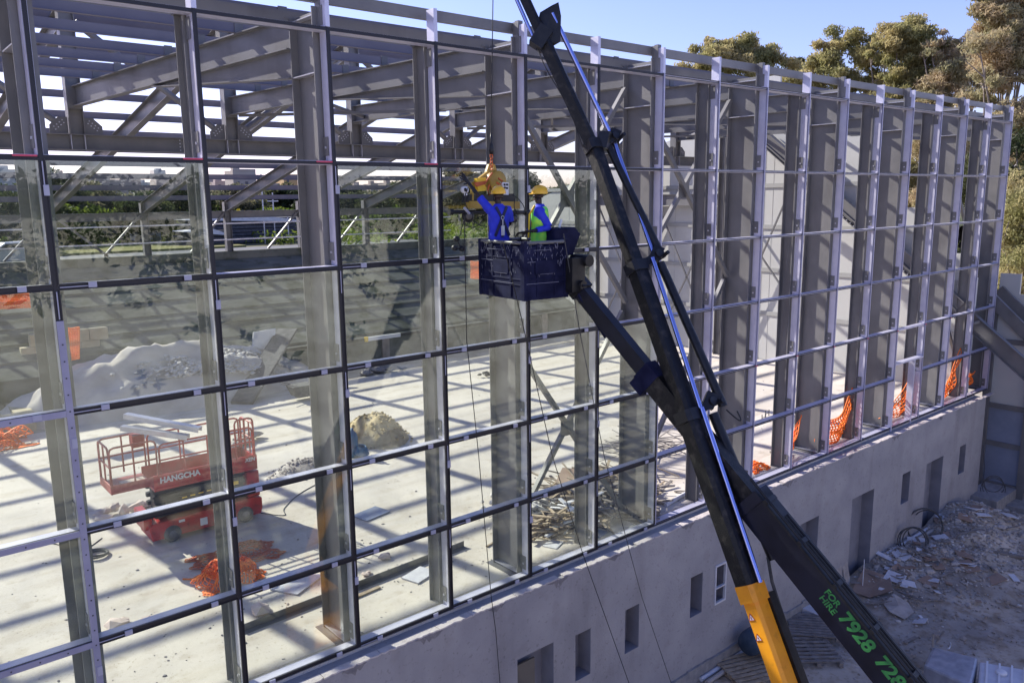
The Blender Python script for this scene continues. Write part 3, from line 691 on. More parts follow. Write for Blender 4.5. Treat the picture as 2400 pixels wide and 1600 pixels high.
# upper boom with slight knuckle
ax2 = (TIP-B4).normalized(); L2 = (TIP-B4).length
sd2 = ax2.cross(Vector((0,0,1))).normalized(); up2 = sd2.cross(ax2).normalized()
rs2 = (Vector(rr)-ax2*Vector(rr).dot(ax2)).normalized()
mbk = MB().bar(B4-ax*.08+rs*.14, B4+ax2*.1+rs2*.28, .2, .17, ax); obj('knuckle_block', mbk, 'cyl_black', cr)
Lk = (Vector(at(1276, 90, 1, -.95))-B4).length
def tp(a, b): return [(-a, -b), (a, -b), (a, b*.5), (a*.5, b), (-a*.5, b), (-a, b*.5)]
obj('boom_section', MB().sweep(B4-ax2*.15, B4+ax2*Lk, tp(.078, .095), up2), 'blackboom', cr)
obj('boom_section', MB().sweep(B4+ax2*(Lk-.05), TIP+ax2*.2, tp(.055, .07), up2), 'blackboom', cr)
p = B4+ax2*Lk
mb = MB().bar(p-rs2*.16-ax2*.14, p+rs2*.1+ax2*.02, .26, .22, ax2); mb.poly([p-up2*.1-rs2*.02, p-up2*.1+rs2*.22+ax2*.30, p-up2*.1+rs2*.33+ax2*.30, p-up2*.1+rs2*.28+ax2*.1, p-up2*.1+rs2*.11-ax2*.24, p-up2*.1-rs2*.07-ax2*.18], up2, .2)
obj('cylinder_bracket', mb, 'cyl_black', cr)
obj('piston_rod', MB().tube([B4+rs*.32+ax*.08, p+rs2*.28+ax2*.2], .036, 12), 'chrome', cr)
obj('piston_rod', MB().tube([p-rs2*.13, TIP-rs2*.1], .028, 12), 'chrome', cr)
mb = MB(); prev = [p+rs2*.3+ax2*.3-up2*.16+Vector(rr)*.04*math.sin(i*.9)-ax2*(.13*i) - rs2*(.018*i*(1.2 if i < 8 else .8)) for i in range(17)]
mb.tube(prev, .010, 6); mb.tube([q_+rs2*.05*math.sin(i*.35) for i, q_ in enumerate(prev[:9])], .009, 6); mb.tube([p-rs2*.02+up2*0-rs2*.03*math.sin(i*.8)-ax2*(.2*i)-up2*.1 for i in range(12)], .009, 6)
obj('hose', mb, 'rubber', cr)
obj('hose', MB().tube([B0+sd*(.22*sgn)*0+rs*.24, B1-ax*.4+rs*.26+up*.03, B1+rs*.3, B1+ax*.3+rs*.36], .022, 8), 'rubber', cr)
obj('guard_plate', MB().sweep(B0+rs*.2, B1-ax*.1+rs*.17, [(-.05,-.1),(.07,-.1),(.07,.1),(-.05,.1)], up), 'cyl_black', cr)
for d_ in (.72, 1.45):
    pass
nf = (CP-(B1-ax*1.2)); nf = (nf-ax*nf.dot(ax)).normalized()
# signs lie on the camera-side flat of the yellow section
sdn = sd*sgn
for d_ in (.37, .62): sign(cr, B1-ax*d_+sdn*.118-up*.03, sdn, ax, .105)
w_ = thing('hoist_cable', 'thin steel hoist cable hanging down to the suction lifter', 'cable', tuple(at(1154, 100, 1, -.45)))
hc = at(1151, 315, 1, -.45)
obj('cable', MB().tube([TIP+Vector((0,.0,.1)), hc], .008, 6), 'black', w_)
hs_ = .55
hk = thing('crane_hook', 'black hook block with chain at the end of the hoist cable', 'hook', tuple(hc))
obj('hook_block', MB().lathe(hc+Vector((0,0,-.22)), [(.0,-.08),(.03,-.08),(.04,-.02),(.03,.06),(.014,.1),(.02,.14),(.01,.24),(0,.24)], 12), 'cyl_black', hk)
mb = MB()
for k in range(4): mb.ring(hc+Vector((0,0,-.33-.06*k)), .028, .009, (1,0,0) if k % 2 else (0,1,0), 10)
obj('chain', mb, 'orange_rope', hk)

# ------------------------------------------------------------ boom lift
bl = thing('boom_lift', 'dark blue telescopic boom lift with two workers in its basket and green lettering', 'boom lift', (7.1, -6.6, GZ))
L0 = Vector(at(2085, 1570, 1, -6.64)); L4 = Vector(at(1352, 668, 1, -1.9)); la = (L4-L0).normalized(); LL = (L4-L0).length
LB = L0-la*2.6
lu = Vector((0,0,1)); ls = la.cross(lu).normalized(); lu = ls.cross(la).normalized()
def rect(a, b): return [(-a,-b),(a,-b),(a,b),(-a,b)]
f1 = (Vector(at(1815, 1243, 1, -5.0))-L0).dot(la)
f1 = LL*.385; f2 = LL*.72
b1 = obj('outer_boom', MB().sweep(LB, L0+la*f1, rect(.14, .205), lu), 'navyboom', bl)
obj('boom_edge', MB().sweep(LB, L0+la*f1, [(-.15,.2),(.15,.2),(.15,.225),(-.15,.225)], lu), 'cyl_black', b1)
obj('end_collar', MB().sweep(L0+la*(f1-.1), L0+la*(f1+.05), rect(.16, .225), lu), 'navyboom', b1)
obj('middle_boom', MB().sweep(L0+la*f1, L0+la*f2, rect(.105, .15), lu), 'blackboom', bl)
c = obj('jib_boom', MB().sweep(L0+la*f2, L4, rect(.085, .112), lu), 'navyboom', bl)
obj('end_collar', MB().sweep(L0+la*(f2-.12), L0+la*(f2+.14), rect(.115, .155), lu), 'navy', c)
obj('bracket', MB().sweep(L0+la*(f2-.1)-lu*.24, L0+la*(f2+.14)-lu*.24, rect(.07, .07), lu), 'navy', c)
mb = MB().tube([LB+lu*.26-ls*.1, L0+la*(f1+.2)+lu*.26-ls*.1], .02, 8); mb.tube([LB+lu*.25+ls*.05, L0+la*(f1-.4)+lu*.25+ls*.05], .018, 8)
obj('hose', mb, 'cyl_black', bl)
for k in range(7): obj('hose_guide', MB().obox(L0-la*1.4+la*(.62*k)+lu*.24-ls*.02, la, ls, lu, .03, .13, .022), 'cyl_black', bl)
lsn = ls if ls.dot(CP-L0) > 0 else -ls
def text(s_, c, right, upv, nrm, h_, m_, parent, name='lettering', bold=.02, shear=0.):
    cu = bpy.data.curves.new('t', 'FONT'); cu.body = s_; cu.size = h_*1.4; cu.extrude = .004; cu.offset = bold*h_; cu.align_x = 'CENTER'; cu.align_y = 'CENTER'; cu.shear = shear
    o_ = bpy.data.objects.new('t', cu); COL.objects.link(o_); bpy.context.view_layer.update()
    me = bpy.data.meshes.new_from_object(o_.evaluated_get(bpy.context.evaluated_depsgraph_get())); bpy.data.objects.remove(o_)
    off = wpos(parent); M_ = Matrix((right, upv, nrm)).transposed()
    for v in me.vertices: v.co = M_ @ v.co+Vector(c)-off
    me.materials.clear(); me.materials.append(MAT[m_]); o_ = bpy.data.objects.new(name, me); COL.objects.link(o_); o_.parent = parent; return o_
rd = -la                                  # reading direction: down the boom
upt = lsn.cross(rd) if True else lu
if upt.dot(lu) < 0: rd = la; 
tu = lu; 
sp = lambda u, v: (lambda P_: L0+la*((P_-L0).dot(la)))(Vector(at(u, v, 1, L0.y+la.y*((Vector((L0))-L0).length))))
def onboom(u, v):                         # point of the boom's camera-side face seen at (u, v)
    d = (rr*((u-1200)/FPX)+uu*(-(v-800)/FPX)+fw); q0 = L0+lsn*.1405
    t_ = (q0-CP).dot(lsn)/d.dot(lsn); return CP+d*t_
Z9 = lambda x, y: (1600+x*.34057, 1066+y*.34057)
def letter(s_, x, y, h_, bold=.03):
    p = onboom(*Z9(x, y)); text(s_, p+lsn*.002, -la, lu, lsn, h_, 'green_letter', bl, 'lettering', bold, 0)
letter('FOR', 1030, 985, .085); letter('HIRE', 1000, 1030, .085)
s7 = Z9(1115, 1120); 
letter('7928', 1198, 1218, .175, .045); letter('728', 1428, 1492, .175, .045)
# basket
A_, B_, C_, D_ = Vector((5.70,-.68,0)), Vector((5.60,-1.8,0)), Vector((6.35,-1.87,0)), Vector((6.45,-.75,0))
z0, z1 = 5.42, 6.27
bk = obj('basket_floor', MB().poly([p+Vector((0,0,z0)) for p in (A_,B_,C_,D_)], (0,0,1), .05), 'navy', bl)
ctr = (A_+B_+C_+D_)/4
for p, q in ((A_,B_),(B_,C_),(C_,D_),(D_,A_)):
    e = (q-p).normalized(); nrm = e.cross(Vector((0,0,1))); 
    if nrm.dot((p+q)/2-ctr) < 0: nrm = -nrm
    mb = MB(); L = (q-p).length
    mb.obox((p+q)/2+Vector((0,0,(z0+z1-.08)/2)), e, nrm, Vector((0,0,1)), L/2-.005, .012, (z1-z0-.08)/2)
    for zz_ in (z0+.22, z0+.3, z0+.6): mb.obox((p+q)/2+nrm*.012+Vector((0,0,zz_)), e, nrm, Vector((0,0,1)), L/2, .014, .012)
    for f_ in (.06, .3, .72, .96): mb.obox(p.lerp(q, f_)+nrm*.012+Vector((0,0,(z0+z1)/2)), e, nrm, Vector((0,0,1)), .02, .016, (z1-z0)/2-.04)
    mb.obox(p.lerp(q, .5)+nrm*.014+Vector((0,0,z0+.47)), e, nrm, Vector((0,0,1)), .2, .018, .1)
    sp_ = obj('side_panel', mb, 'navy', bk, bev=.006)
    mb = MB()
    for _ in range(60):
        f_ = rnd.random(); hz = z0+.26+rnd.random()**.5*.54; tz = rnd.uniform(-.5, .5); e2 = (e*tz+Vector((0,0,1))).normalized()
        mb.obox(p.lerp(q, .04+.92*f_)+nrm*.0285+Vector((0,0,hz)), e2.cross(nrm), nrm, e2, rnd.uniform(.001, .004), .0015, rnd.uniform(.006, .035))
    for zz_, fa, fb in ((z0+.715, .2, .62), (z0+.55, .05, .6), (z0+.37, .35, .65), (z0+.24, .02, .8)): mb.obox(p.lerp(q, (fa+fb)/2)+nrm*.0285+Vector((0,0,zz_)), e, nrm, Vector((0,0,1)), L*(fb-fa)/2, .0015, .003)
    tag(obj('scuffs', mb, 'scuff', sp_), 'pale scratches in the blue paint')
    obj('top_rail', MB().tube([p+Vector((0,0,z1-.03)), q+Vector((0,0,z1-.03))], .026, 10), 'steel', bk)
    obj('corner_post', MB().box(p.x-.03, p.x+.03, p.y-.03, p.y+.03, z0, z1), 'navy', bk)
mb = MB(); cc = C_.lerp(D_, .25)+Vector((.06, -.05, 0))
mb.poly([(cc.x-.22, cc.y-.12, 6.02), (cc.x-.20, cc.y-.12, 6.42), (cc.x+.22, cc.y-.12, 6.44), (cc.x+.34, cc.y-.12, 6.33), (cc.x+.18, cc.y-.12, 6.02)], (0,1,0), .34)
cb = obj('control_box', mb, 'navy', bk, bev=.02)
obj('control_lever', MB().tube([(cc.x, cc.y, 6.43), (cc.x+.05, cc.y, 6.55)], .02, 8), 'white', cb)
mb = MB().sweep(L4-la*.15, L4+la*.06, rect(.11, .15), lu); mb.box(6.32, 6.58, -2.04, -1.88, 5.5, 6.0); mb.tube([(6.62,-2.1,5.95), (6.62,-1.75,5.95)], .09, 12); mb.tube([(6.5,-2.1,5.6), (6.5,-1.8,5.6)], .07, 12)
mb.bar((6.45,-1.97,5.5), L4+la*.0, .2, .2)
obj('basket_mount', mb, 'cyl_black', bl)
obj('levelling_cylinder', MB().tube([L4-la*.9-lu*.16, (6.5,-1.95,5.52)], .045, 10), 'navy', bl)
# chassis parts below the picture
mb = MB().box(LB.x-1.1, LB.x+1.1, LB.y-1.2, LB.y+.5, GZ+.5, GZ+1.3); mb.sweep(LB, Vector((LB.x, LB.y, GZ+1.2)), rect(.3, .3), Vector((0,1,0)))
obj('chassis', mb, 'navy', bl)
for dx in (-1.1, 1.1):
    for dy in (-1.3, .6): obj('wheel', MB().lathe((LB.x+dx, LB.y+dy, GZ+.45), [(0,-.15),(.3,-.15),(.45,-.12),(.45,.12),(.3,.15),(0,.15)], 20, 'x'), 'rubber', bl)
mb = MB().box(B0.x-.5, B0.x+.5, B0.y-.5, B0.y+.5, GZ, GZ+1.4); mb.sweep(B0, Vector((B0.x, B0.y, GZ+1.2)), rect(.25, .25), Vector((0,1,0)))
obj('crane_pedestal', mb, 'yellow', cr)
# ------------------------------------------------------------ skinned figures
def skin(name, nodes, edges, m, parent, sub=1):
    keys = list(nodes); me = bpy.data.meshes.new(name); off = wpos(parent)
    me.from_pydata([tuple(Vector(nodes[k][0])-off) for k in keys], [(keys.index(a), keys.index(b)) for a, b in edges], [])
    o = bpy.data.objects.new(name, me); COL.objects.link(o); o.parent = parent
    md = o.modifiers.new('skin', 'SKIN'); md.use_smooth_shade = True
    for i, k in enumerate(keys):
        r_ = nodes[k][1]; me.skin_vertices[0].data[i].radius = r_ if isinstance(r_, tuple) else (r_, r_)
        me.skin_vertices[0].data[i].use_root = (i == 0)
    s_ = o.modifiers.new('sub', 'SUBSURF'); s_.levels = sub; s_.render_levels = sub
    bpy.context.view_layer.update()
    dg = bpy.context.evaluated_depsgraph_get(); m2 = bpy.data.meshes.new_from_object(o.evaluated_get(dg))
    o.modifiers.clear(); o.data = m2; m2.materials.clear(); m2.materials.append(MAT[m]); bpy.data.meshes.remove(me)
    m2.polygons.foreach_set('use_smooth', [True]*len(m2.polygons))
    return o
def loft(mb, q, rings, seed=0, n_=32, wr=.02, pw=2.4):
    r_ = random.Random(seed); ph = [r_.uniform(0, 6.3) for _ in range(6)]; N = []
    for i in range(len(rings)-1):
        for t_ in (0, .25, .5, .75): a, b = rings[i], rings[i+1]; N.append([a[j]+(b[j]-a[j])*t_ for j in range(4)])
    N.append(list(rings[-1])); vs = []
    for u_, rx, ry, fo in N:
        for k in range(n_):
            a = 2*math.pi*k/n_; c_, s_ = math.cos(a), math.sin(a); e = 2/pw
            w_ = 1+wr*(math.sin(3*a+ph[0]+14*u_)+.8*math.sin(5*a+ph[1]-23*u_)+.6*math.sin(2*a+ph[2]+37*u_))
            vs.append(q(math.copysign(abs(c_)**e, c_)*rx*w_, fo+math.copysign(abs(s_)**e, s_)*ry*w_, u_))
    m_ = len(N); mb.add(vs, [(i*n_+k, i*n_+(k+1) % n_, (i+1)*n_+(k+1) % n_, (i+1)*n_+k) for i in range(m_-1) for k in range(n_)], True)
    mb.add(vs[:n_], [tuple(range(n_))]); mb.add(vs[-n_:], [tuple(range(n_))]); return mb
def hand(nodes, edges, pre, wr, tip_dir, side, nrm, spread=.3, curl=.1, s=1.):
    wr = Vector(wr); d = Vector(tip_dir).normalized(); sd_ = Vector(side).normalized(); nm = Vector(nrm).normalized()
    pm = wr+d*.055*s; nodes[pre+'p'] = (pm, (.034*s, .02*s)); edges.append((pre+'w', pre+'p'))
    for k, (o_, L) in enumerate(((-.03, .065), (-.010, .082), (.010, .086), (.03, .075))):
        fd = (d+sd_*spread*o_*14).normalized(); b = pm+d*.035*s+sd_*o_*s
        nodes[f'{pre}f{k}0'] = (b, .0095*s); nodes[f'{pre}f{k}1'] = (b+fd*L*.5*s+nm*curl*.01, .009*s); nodes[f'{pre}f{k}2'] = (b+fd*L*s+nm*(.02+curl*.12)*s, .0078*s)
        edges += [(pre+'p', f'{pre}f{k}0'), (f'{pre}f{k}0', f'{pre}f{k}1'), (f'{pre}f{k}1', f'{pre}f{k}2')]
    b = wr+d*.03*s-sd_*.03*s; fd = (d*.6-sd_*.9).normalized()
    nodes[pre+'t0'] = (b, .012*s); nodes[pre+'t1'] = (b+fd*.035*s, .011*s); nodes[pre+'t2'] = (b+fd*.062*s+d*.014*s, .009*s)
    edges += [(pre+'p', pre+'t0'), (pre+'t0', pre+'t1'), (pre+'t1', pre+'t2')]
def helmet(o, c, F, Rt, U, s=1.):
    mb = MB(); n_ = 28; prof = [(.0,.118),(.04,.115),(.075,.10),(.102,.072),(.118,.035),(.124,.0),(.124,-.012)]
    vs = []
    for r_, z in prof:
        for k in range(n_):
            a = 2*math.pi*k/n_; rid = 1+.03*max(0, math.cos(a*1))*0; f_ = 1.13 if True else 1
            rdg = .006 if (abs(math.cos(a)) > .97 or abs(abs(math.cos(a))-.86) < .04) and 0 < r_ < .11 else 0
            vs.append(c+F*((r_+rdg)*math.cos(a)*f_*s)+Rt*((r_)*math.sin(a)*s)+U*((z+rdg)*s))
    mb.add(vs, [(i*n_+k, i*n_+(k+1) % n_, (i+1)*n_+(k+1) % n_, (i+1)*n_+k) for i in range(len(prof)-1) for k in range(n_)], True)
    for dx in (-.03, 0, .03): mb.tube([c+F*(.13*math.cos(t_)*s)+U*(.122*math.sin(t_)*s)+Rt*dx*s for t_ in [.35+.24*i for i in range(11)]], .007*s, 6)
    br = []; bi = []
    for k in range(13):
        a = -1.25+2.5*k/12; br.append(c+F*((.135+.052*math.cos(a)**.5)*math.cos(a)*s)+Rt*(.132*math.sin(a)*s)+U*-.014*s); bi.append(c+F*(.13*math.cos(a)*s)+Rt*(.12*math.sin(a)*s)+U*.0*s)
    mb.add(br+bi+[v-U*.006 for v in br], [(k, k+1, 13+k+1, 13+k) for k in range(12)]+[(k, 26+k, 27+k, k+1) for k in range(12)])
    mb.ring(c-U*.012*s, .126*s, .006*s, U, 24)
    return obj('helmet', mb, 'helmet', o)
def person(label, P, F, zf, zt, arms, vest=False):
    F = Vector(F).normalized(); U = Vector((0,0,1)); Rt = F.cross(U).normalized(); P = Vector((P[0], P[1], zf)); H = zt-zf; k = H/1.76
    o = thing('person', label, 'person', tuple(P))
    q = lambda r_, f_, u_: P+Rt*(r_*k)+F*(f_*k)+U*(u_*k)
    nd = {'neck': (q(0,-.0,1.47), .052*k), 'jaw': (q(0,.03,1.535), (.058*k,.062*k)), 'sk': (q(0,.012,1.61), (.074*k,.088*k)), 'skt': (q(0,-.005,1.67), (.07*k,.08*k)),
          'n0': (q(0,.085,1.6), .018*k), 'n1': (q(0,.112,1.578), .013*k), 'ch': (q(0,.075,1.52), .024*k), 'eL': (q(-.078,-.005,1.59), .016*k), 'eR': (q(.078,-.005,1.59), .016*k),
          'tor': (q(0,0,1.32), .09*k), 'abd': (q(0,0,1.1), .09*k), 'pel': (q(0,0,.95), .1*k)}
    ed = [('neck','jaw'),('jaw','sk'),('sk','skt'),('sk','n0'),('n0','n1'),('jaw','ch'),('sk','eL'),('sk','eR'),('neck','tor'),('tor','abd'),('abd','pel')]
    for s_, nm in ((-1,'l'),(1,'r')):
        sh, el, wr, td, sdv, nrm, cu = arms[nm]
        nd[nm+'s'] = (q(s_*.17,0,1.385), .05*k); nd[nm+'e'] = (Vector(el), .036*k); nd[nm+'w'] = (Vector(wr), .025*k)
        ed += [('tor',nm+'s'),(nm+'s',nm+'e'),(nm+'e',nm+'w')]
        hand(nd, ed, nm, wr, td, sdv, nrm, .35 if cu < .3 else .05, cu, k)
        nd[nm+'h'] = (q(s_*.095,0,.9), .08*k); nd[nm+'k'] = (q(s_*.11,.06,.49), .055*k); nd[nm+'a'] = (q(s_*.11,-.02,.09), .04*k); nd[nm+'t'] = (q(s_*.12,.14,.04), .035*k)
        ed += [('pel',nm+'h'),(nm+'h',nm+'k'),(nm+'k',nm+'a'),(nm+'a',nm+'t')]
    skin('body', nd, ed, 'skin', o, 1)
    mb = MB()
    for s_ in (-1, 1): mb.rock(q(s_*.032,.088,1.612), .018*k)
    obj('eyes', mb, 'white', o); obj('mouth', MB().tube([q(-.025,.092,1.545), q(0,.102,1.543), q(.025,.092,1.545)], .006*k, 6), 'redd', o)
    # shirt, trousers, boots, gloves
    sh_ = loft(MB(), q, [(.84,.185,.125,0),(.93,.18,.125,0),(1.06,.168,.115,0),(1.2,.18,.12,0),(1.31,.195,.122,-.005),(1.385,.185,.108,-.008),(1.425,.135,.088,-.008),(1.455,.082,.07,-.004),(1.475,.07,.066,0)], hash(label) % 7 if False else len(label))
    for s_, nm in ((-1,'l'),(1,'r')):
        e_ = Vector(arms[nm][1]); w_ = Vector(arms[nm][2]); s0 = nd[nm+'s'][0]
        p_ = [q(s_*.10,-.005,1.37), q(s_*.165,-.003,1.372), s0.lerp(e_, .3), s0.lerp(e_, .6), s0.lerp(e_, .88)]+([e_.lerp(w_, .04), e_.lerp(w_, .4), e_.lerp(w_, .8)] if vest else [])
        rad_ = [.07,.078,.072,.066,.064,.056,.052,.044]; nr = 16
        sm_ = []
        for a_ in range(len(p_)-1):
            for t_ in (0, .5): sm_.append((p_[a_].lerp(p_[a_+1], t_), rad_[a_]+(rad_[a_+1]-rad_[a_])*t_))
        sm_.append((p_[-1], rad_[len(p_)-1])); vs = []
        for a_, (c_, ra_) in enumerate(sm_):
            d_ = (sm_[min(a_+1, len(sm_)-1)][0]-sm_[max(a_-1, 0)][0]).normalized(); x_ = d_.cross(Vector((.3,.2,1))).normalized(); y_ = d_.cross(x_)
            for g_ in range(nr): t_ = 2*math.pi*g_/nr; w__ = ra_*k*(1+.05*math.sin(2*t_+a_*1.7)+.04*math.sin(3*t_-a_*2.3)); vs.append(c_+x_*(w__*math.cos(t_))+y_*(w__*math.sin(t_)))
        sh_.add(vs, [(a_*nr+g_, a_*nr+(g_+1) % nr, (a_+1)*nr+(g_+1) % nr, (a_+1)*nr+g_) for a_ in range(len(sm_)-1) for g_ in range(nr)], True); sh_.add(vs[-nr:], [tuple(range(nr))])
        gl_ = {nm+'g0': (e_.lerp(w_, .15 if not vest else .8), .041*k), nm+'g1': (e_.lerp(w_, .6 if not vest else .9), .036*k), nm+'w': (w_, .03*k)}; ge = [(nm+'g0',nm+'g1'),(nm+'g1',nm+'w')]
        hand(gl_, ge, nm, w_+Vector((0,0,.0)), arms[nm][3], arms[nm][4], arms[nm][5], .6 if arms[nm][6] < .3 else .05, arms[nm][6], k*(1.25 if arms[nm][6] < .3 else 1.0))
        skin('glove', gl_, ge, 'glove', o, 1)
        skin('boot', {'a': (q(s_*.11,-.03,.2), .06*k), 'b': (q(s_*.11,-.02,.07), .06*k), 'c': (q(s_*.12,.14,.045), (.05*k,.04*k))}, [('a','b'),('b','c')], 'black', o, 1)
    obj('shirt', sh_, 'shirt', o)
    tn = {'p': (q(0,0,.93), (.155*k,.11*k))}; te = []
    for s_, nm in ((-1,'l'),(1,'r')):
        tn[nm+'0'] = (q(s_*.095,0,.82), .095*k); tn[nm+'1'] = (q(s_*.11,.06,.49), .075*k); tn[nm+'2'] = (q(s_*.11,-.02,.14), .06*k); te += [('p',nm+'0'),(nm+'0',nm+'1'),(nm+'1',nm+'2')]
    skin('trousers', tn, te, 'trousers', o, 1)
    helmet(o, q(0, .0, 1.655), F, Rt, U, .99*k)
    obj('helmet_strap', MB().tube([q(.09,.0,1.64), q(.075,.03,1.54), q(0,.06,1.5), q(-.075,.03,1.54), q(-.09,.0,1.64)], .006*k, 6), 'black', o)
    return o, q, k
hx, hy = at(1168, 437, 1, -.95), at(1265, 437, 1, -1.42)
F1 = (.25, 1., 0)
p1, q1, k1 = person('person in blue shirt and yellow helmet seen from behind raising a gloved left arm', (hx.x, hx.y), F1, 5.46, hx.z,
    {'l': (None, at(1121, 459, 1, -.78), at(1099, 430, 1, -.62), at(1082, 410, 1, -.60)-at(1099, 430, 1, -.62), (.6,.3,.8), (0,1,0), .1),
     'r': (None, at(1197, 522, 1, -.98), at(1188, 530, 1, -.72), (-.2,1,.1), (0,0,1), (-1,0,0), .7)})
mb = MB(); bq = lambda r_, u_, f_=-.125: q1(r_, f_, u_)
for s_ in (-1, 1):
    mb.bar(bq(s_*.10, 1.43, -.105), bq(0, 1.24, -.134), .045, .012, (0,1,0)); mb.bar(bq(0, 1.24, -.134), bq(s_*.13, .95, -.13), .045, .012, (0,1,0))
mb.bar(bq(0, 1.24, -.136), bq(0, .93, -.14), .04, .012, (0,1,0))
obj('safety_harness', mb, 'strap', p1)
mb = MB(); mb.ring(bq(0, 1.25, -.15), .03*k1, .006, (0,1,0), 14); mb.tube([bq(0, 1.22, -.155), bq(0, 1.12, -.155)], .008, 6); obj('harness_ring', mb, 'galv', p1)
obj('lanyard_pack', MB().bar(bq(0, 1.12, -.155), bq(0, .96, -.158), .045, .03, (0,1,0)), 'offwhite', p1)
F2 = -Vector(rr)+Vector((.05,.25,0)); F2.z = 0
p2, q2, k2 = person('person in green hi-vis vest and yellow helmet standing sideways beside the control box', (hy.x, hy.y), F2, 5.46, hy.z,
    {'l': (None, at(1288, 533, 1, -1.62), at(1250, 541, 1, -1.60), -Vector(rr)+Vector((0,0,-.1)), (0,1,.2), (0,0,-1), .5),
     'r': (None, at(1262, 532, 1, -1.25), at(1232, 545, 1, -1.25), -Vector(rr), (0,-1,.2), (0,0,-1), .5)}, True)
k = k2; Q = q2
obj('vest', loft(MB(), Q, [(.86,.205,.15,.0),(.95,.2,.148,.0),(1.08,.188,.138,.0),(1.2,.196,.14,0),(1.31,.178,.142,-.005),(1.38,.15,.128,-.008),(1.43,.112,.1,-.008)], 3, wr=.025), 'hivis', p2)
mb = MB()
for s_ in (-1, 1): mb.tube([Q(s_*.1,.07,1.45), Q(s_*.12,.155,1.3), Q(s_*.10,.165,1.1), Q(s_*.09,.18,.92)], .016, 6); 
obj('reflective_band', mb, 'yel2', o)
obj('vest_opening', MB().bar(Q(0,.145,1.38), Q(0,.185,.9), .05, .02, tuple(F2.normalized())), 'shirt', o)

# ------------------------------------------------------------ vacuum lifter
Y0 = -.36
vl = thing('vacuum_lifter', 'yellow and black vacuum glass lifter with suction pads hanging at the glass', 'glass lifter', tuple(at(1150, 440, 1, Y0)))
A = lambda u, v, y=Y0: Vector(at(u, v, 1, y))
pl = lambda pts, y=Y0: [A(u, v, y) for u, v in pts]
obj('lifting_bracket', MB().poly(pl([(1140,404),(1146,385),(1150,384),(1149,394),(1153,400),(1157,394),(1156,384),(1160,385),(1166,404)]), (0,1,0), .05), 'yellowdark', vl)
mb = MB()
for a, b in (((1145,402),(1108,430)), ((1108,430),(1106,470)), ((1158,402),(1182,428))): mb.bar(A(*a), A(*b), .035, .05, (0,1,0))
obj('frame_arm', mb, 'yellowdark', vl)
obj('battery_drum', MB().lathe(A(1160,426,Y0+.05), [(0,-.1),(.15,-.1),(.17,-.08),(.17,.08),(.15,.1),(0,.1)], 24, 'y'), 'yellowdark', vl)
obj('yellow_cover', MB().poly(pl([(1118,418),(1139,416),(1140,447),(1122,449)], Y0-.08), (0,1,0), .08), 'yel2', vl)
obj('orange_guard', MB().poly(pl([(1112,428),(1140,424),(1137,432),(1118,438)], Y0-.1), (0,1,0), .02), 'orange_rope', vl)
obj('pump_housing', MB().poly(pl([(1099,456),(1205,454),(1208,473),(1097,474)], Y0-.02), (0,1,0), .16), 'black', vl)
obj('cross_beam', MB().bar(A(1097,480), A(1213,481), .12, .115), 'yellowdark', vl)
b_ = obj('control_unit', MB().poly(pl([(1177,427),(1192,428),(1192,457),(1180,456)], Y0-.1), (0,1,0), .1), 'white', vl)
mb = MB()
for u, v in ((1183,433),(1189,433),(1184,440),(1189,441)): mb.lathe(A(u, v, Y0-.11), [(0,0),(.018,0),(.018,.015)], 10, 'y')
obj('knob', mb, 'black', b_)
b_ = obj('vacuum_gauge', MB().lathe(A(1090,445,Y0-.1), [(0,-.03),(.05,-.03),(.055,0),(.05,.05),(0,.05)], 16, 'y').tube([A(1090,448,Y0-.1), A(1092,458,Y0-.1)], .025, 8), 'white', vl)
obj('gauge_face', MB().lathe(A(1091,445,Y0-.135), [(0,0),(.028,0),(.028,.01)], 12, 'y'), 'black', b_)
obj('black_bar', MB().tube([A(1054,497), A(1236,498)], .032, 10).tube([A(1052,497), A(1060,497)], .05, 10).tube([A(1230,498), A(1240,498)], .05, 10), 'black', vl)
for u, v, R_ in ((1100,507,.095), (1206,512,.07)):
    s_ = obj('suction_pad', MB().lathe(A(u,v,Y0-.02), [(0,-.03),(R_*.6,-.03),(R_,-.0),(R_*1.08,.06),(0,.06)], 22, 'y'), 'black', vl)
    obj('pad_disc', MB().lathe(A(u,v,Y0-.056), [(0,0),(R_*.55,0),(R_*.55,.012)], 18, 'y'), 'plywood', s_)
obj('handle', MB().tube([A(1088,487,Y0-.12), A(1100,501,Y0-.12)], .022, 8), 'galv', vl)
def loop(pts, y, r_=.007): return MB().tube([A(u, v, y) for u, v in pts], r_, 6)
for pts in ([(1200,455),(1215,466),(1226,480),(1231,494),(1225,505),(1213,502),(1208,490)], [(1086,518),(1095,530),(1108,534),(1122,528),(1132,514)], [(1110,518),(1125,528),(1142,532)], [(1208,460),(1205,480),(1208,520),(1205,555)], [(1097,440),(1091,455),(1090,475),(1096,490)]):
    obj('hose', loop(pts, Y0-.13), 'black', vl)
mb = loop([(1147,432),(1143,445),(1146,458),(1152,450),(1150,436)], Y0-.14, .012); mb.tube(pl([(1154,405),(1143,420),(1136,432),(1140,437)], Y0-.14), .012, 6); mb.tube(pl([(1168,418),(1178,425),(1172,434),(1164,428)], Y0-.14), .016, 6)
obj('sling', mb, 'orange_rope', vl)
hp = thing('hanging_suction_cups', 'three black suction cups hanging together below the lifter', 'suction cups', tuple(A(1073,582,-.3)))
mb = MB()
for u, v in ((1070,560),(1066,581),(1083,583)): mb.lathe(A(u,v,-.32), [(0,-.04),(.035,-.04),(.048,0),(.045,.03),(0,.03)], 14, 'y')
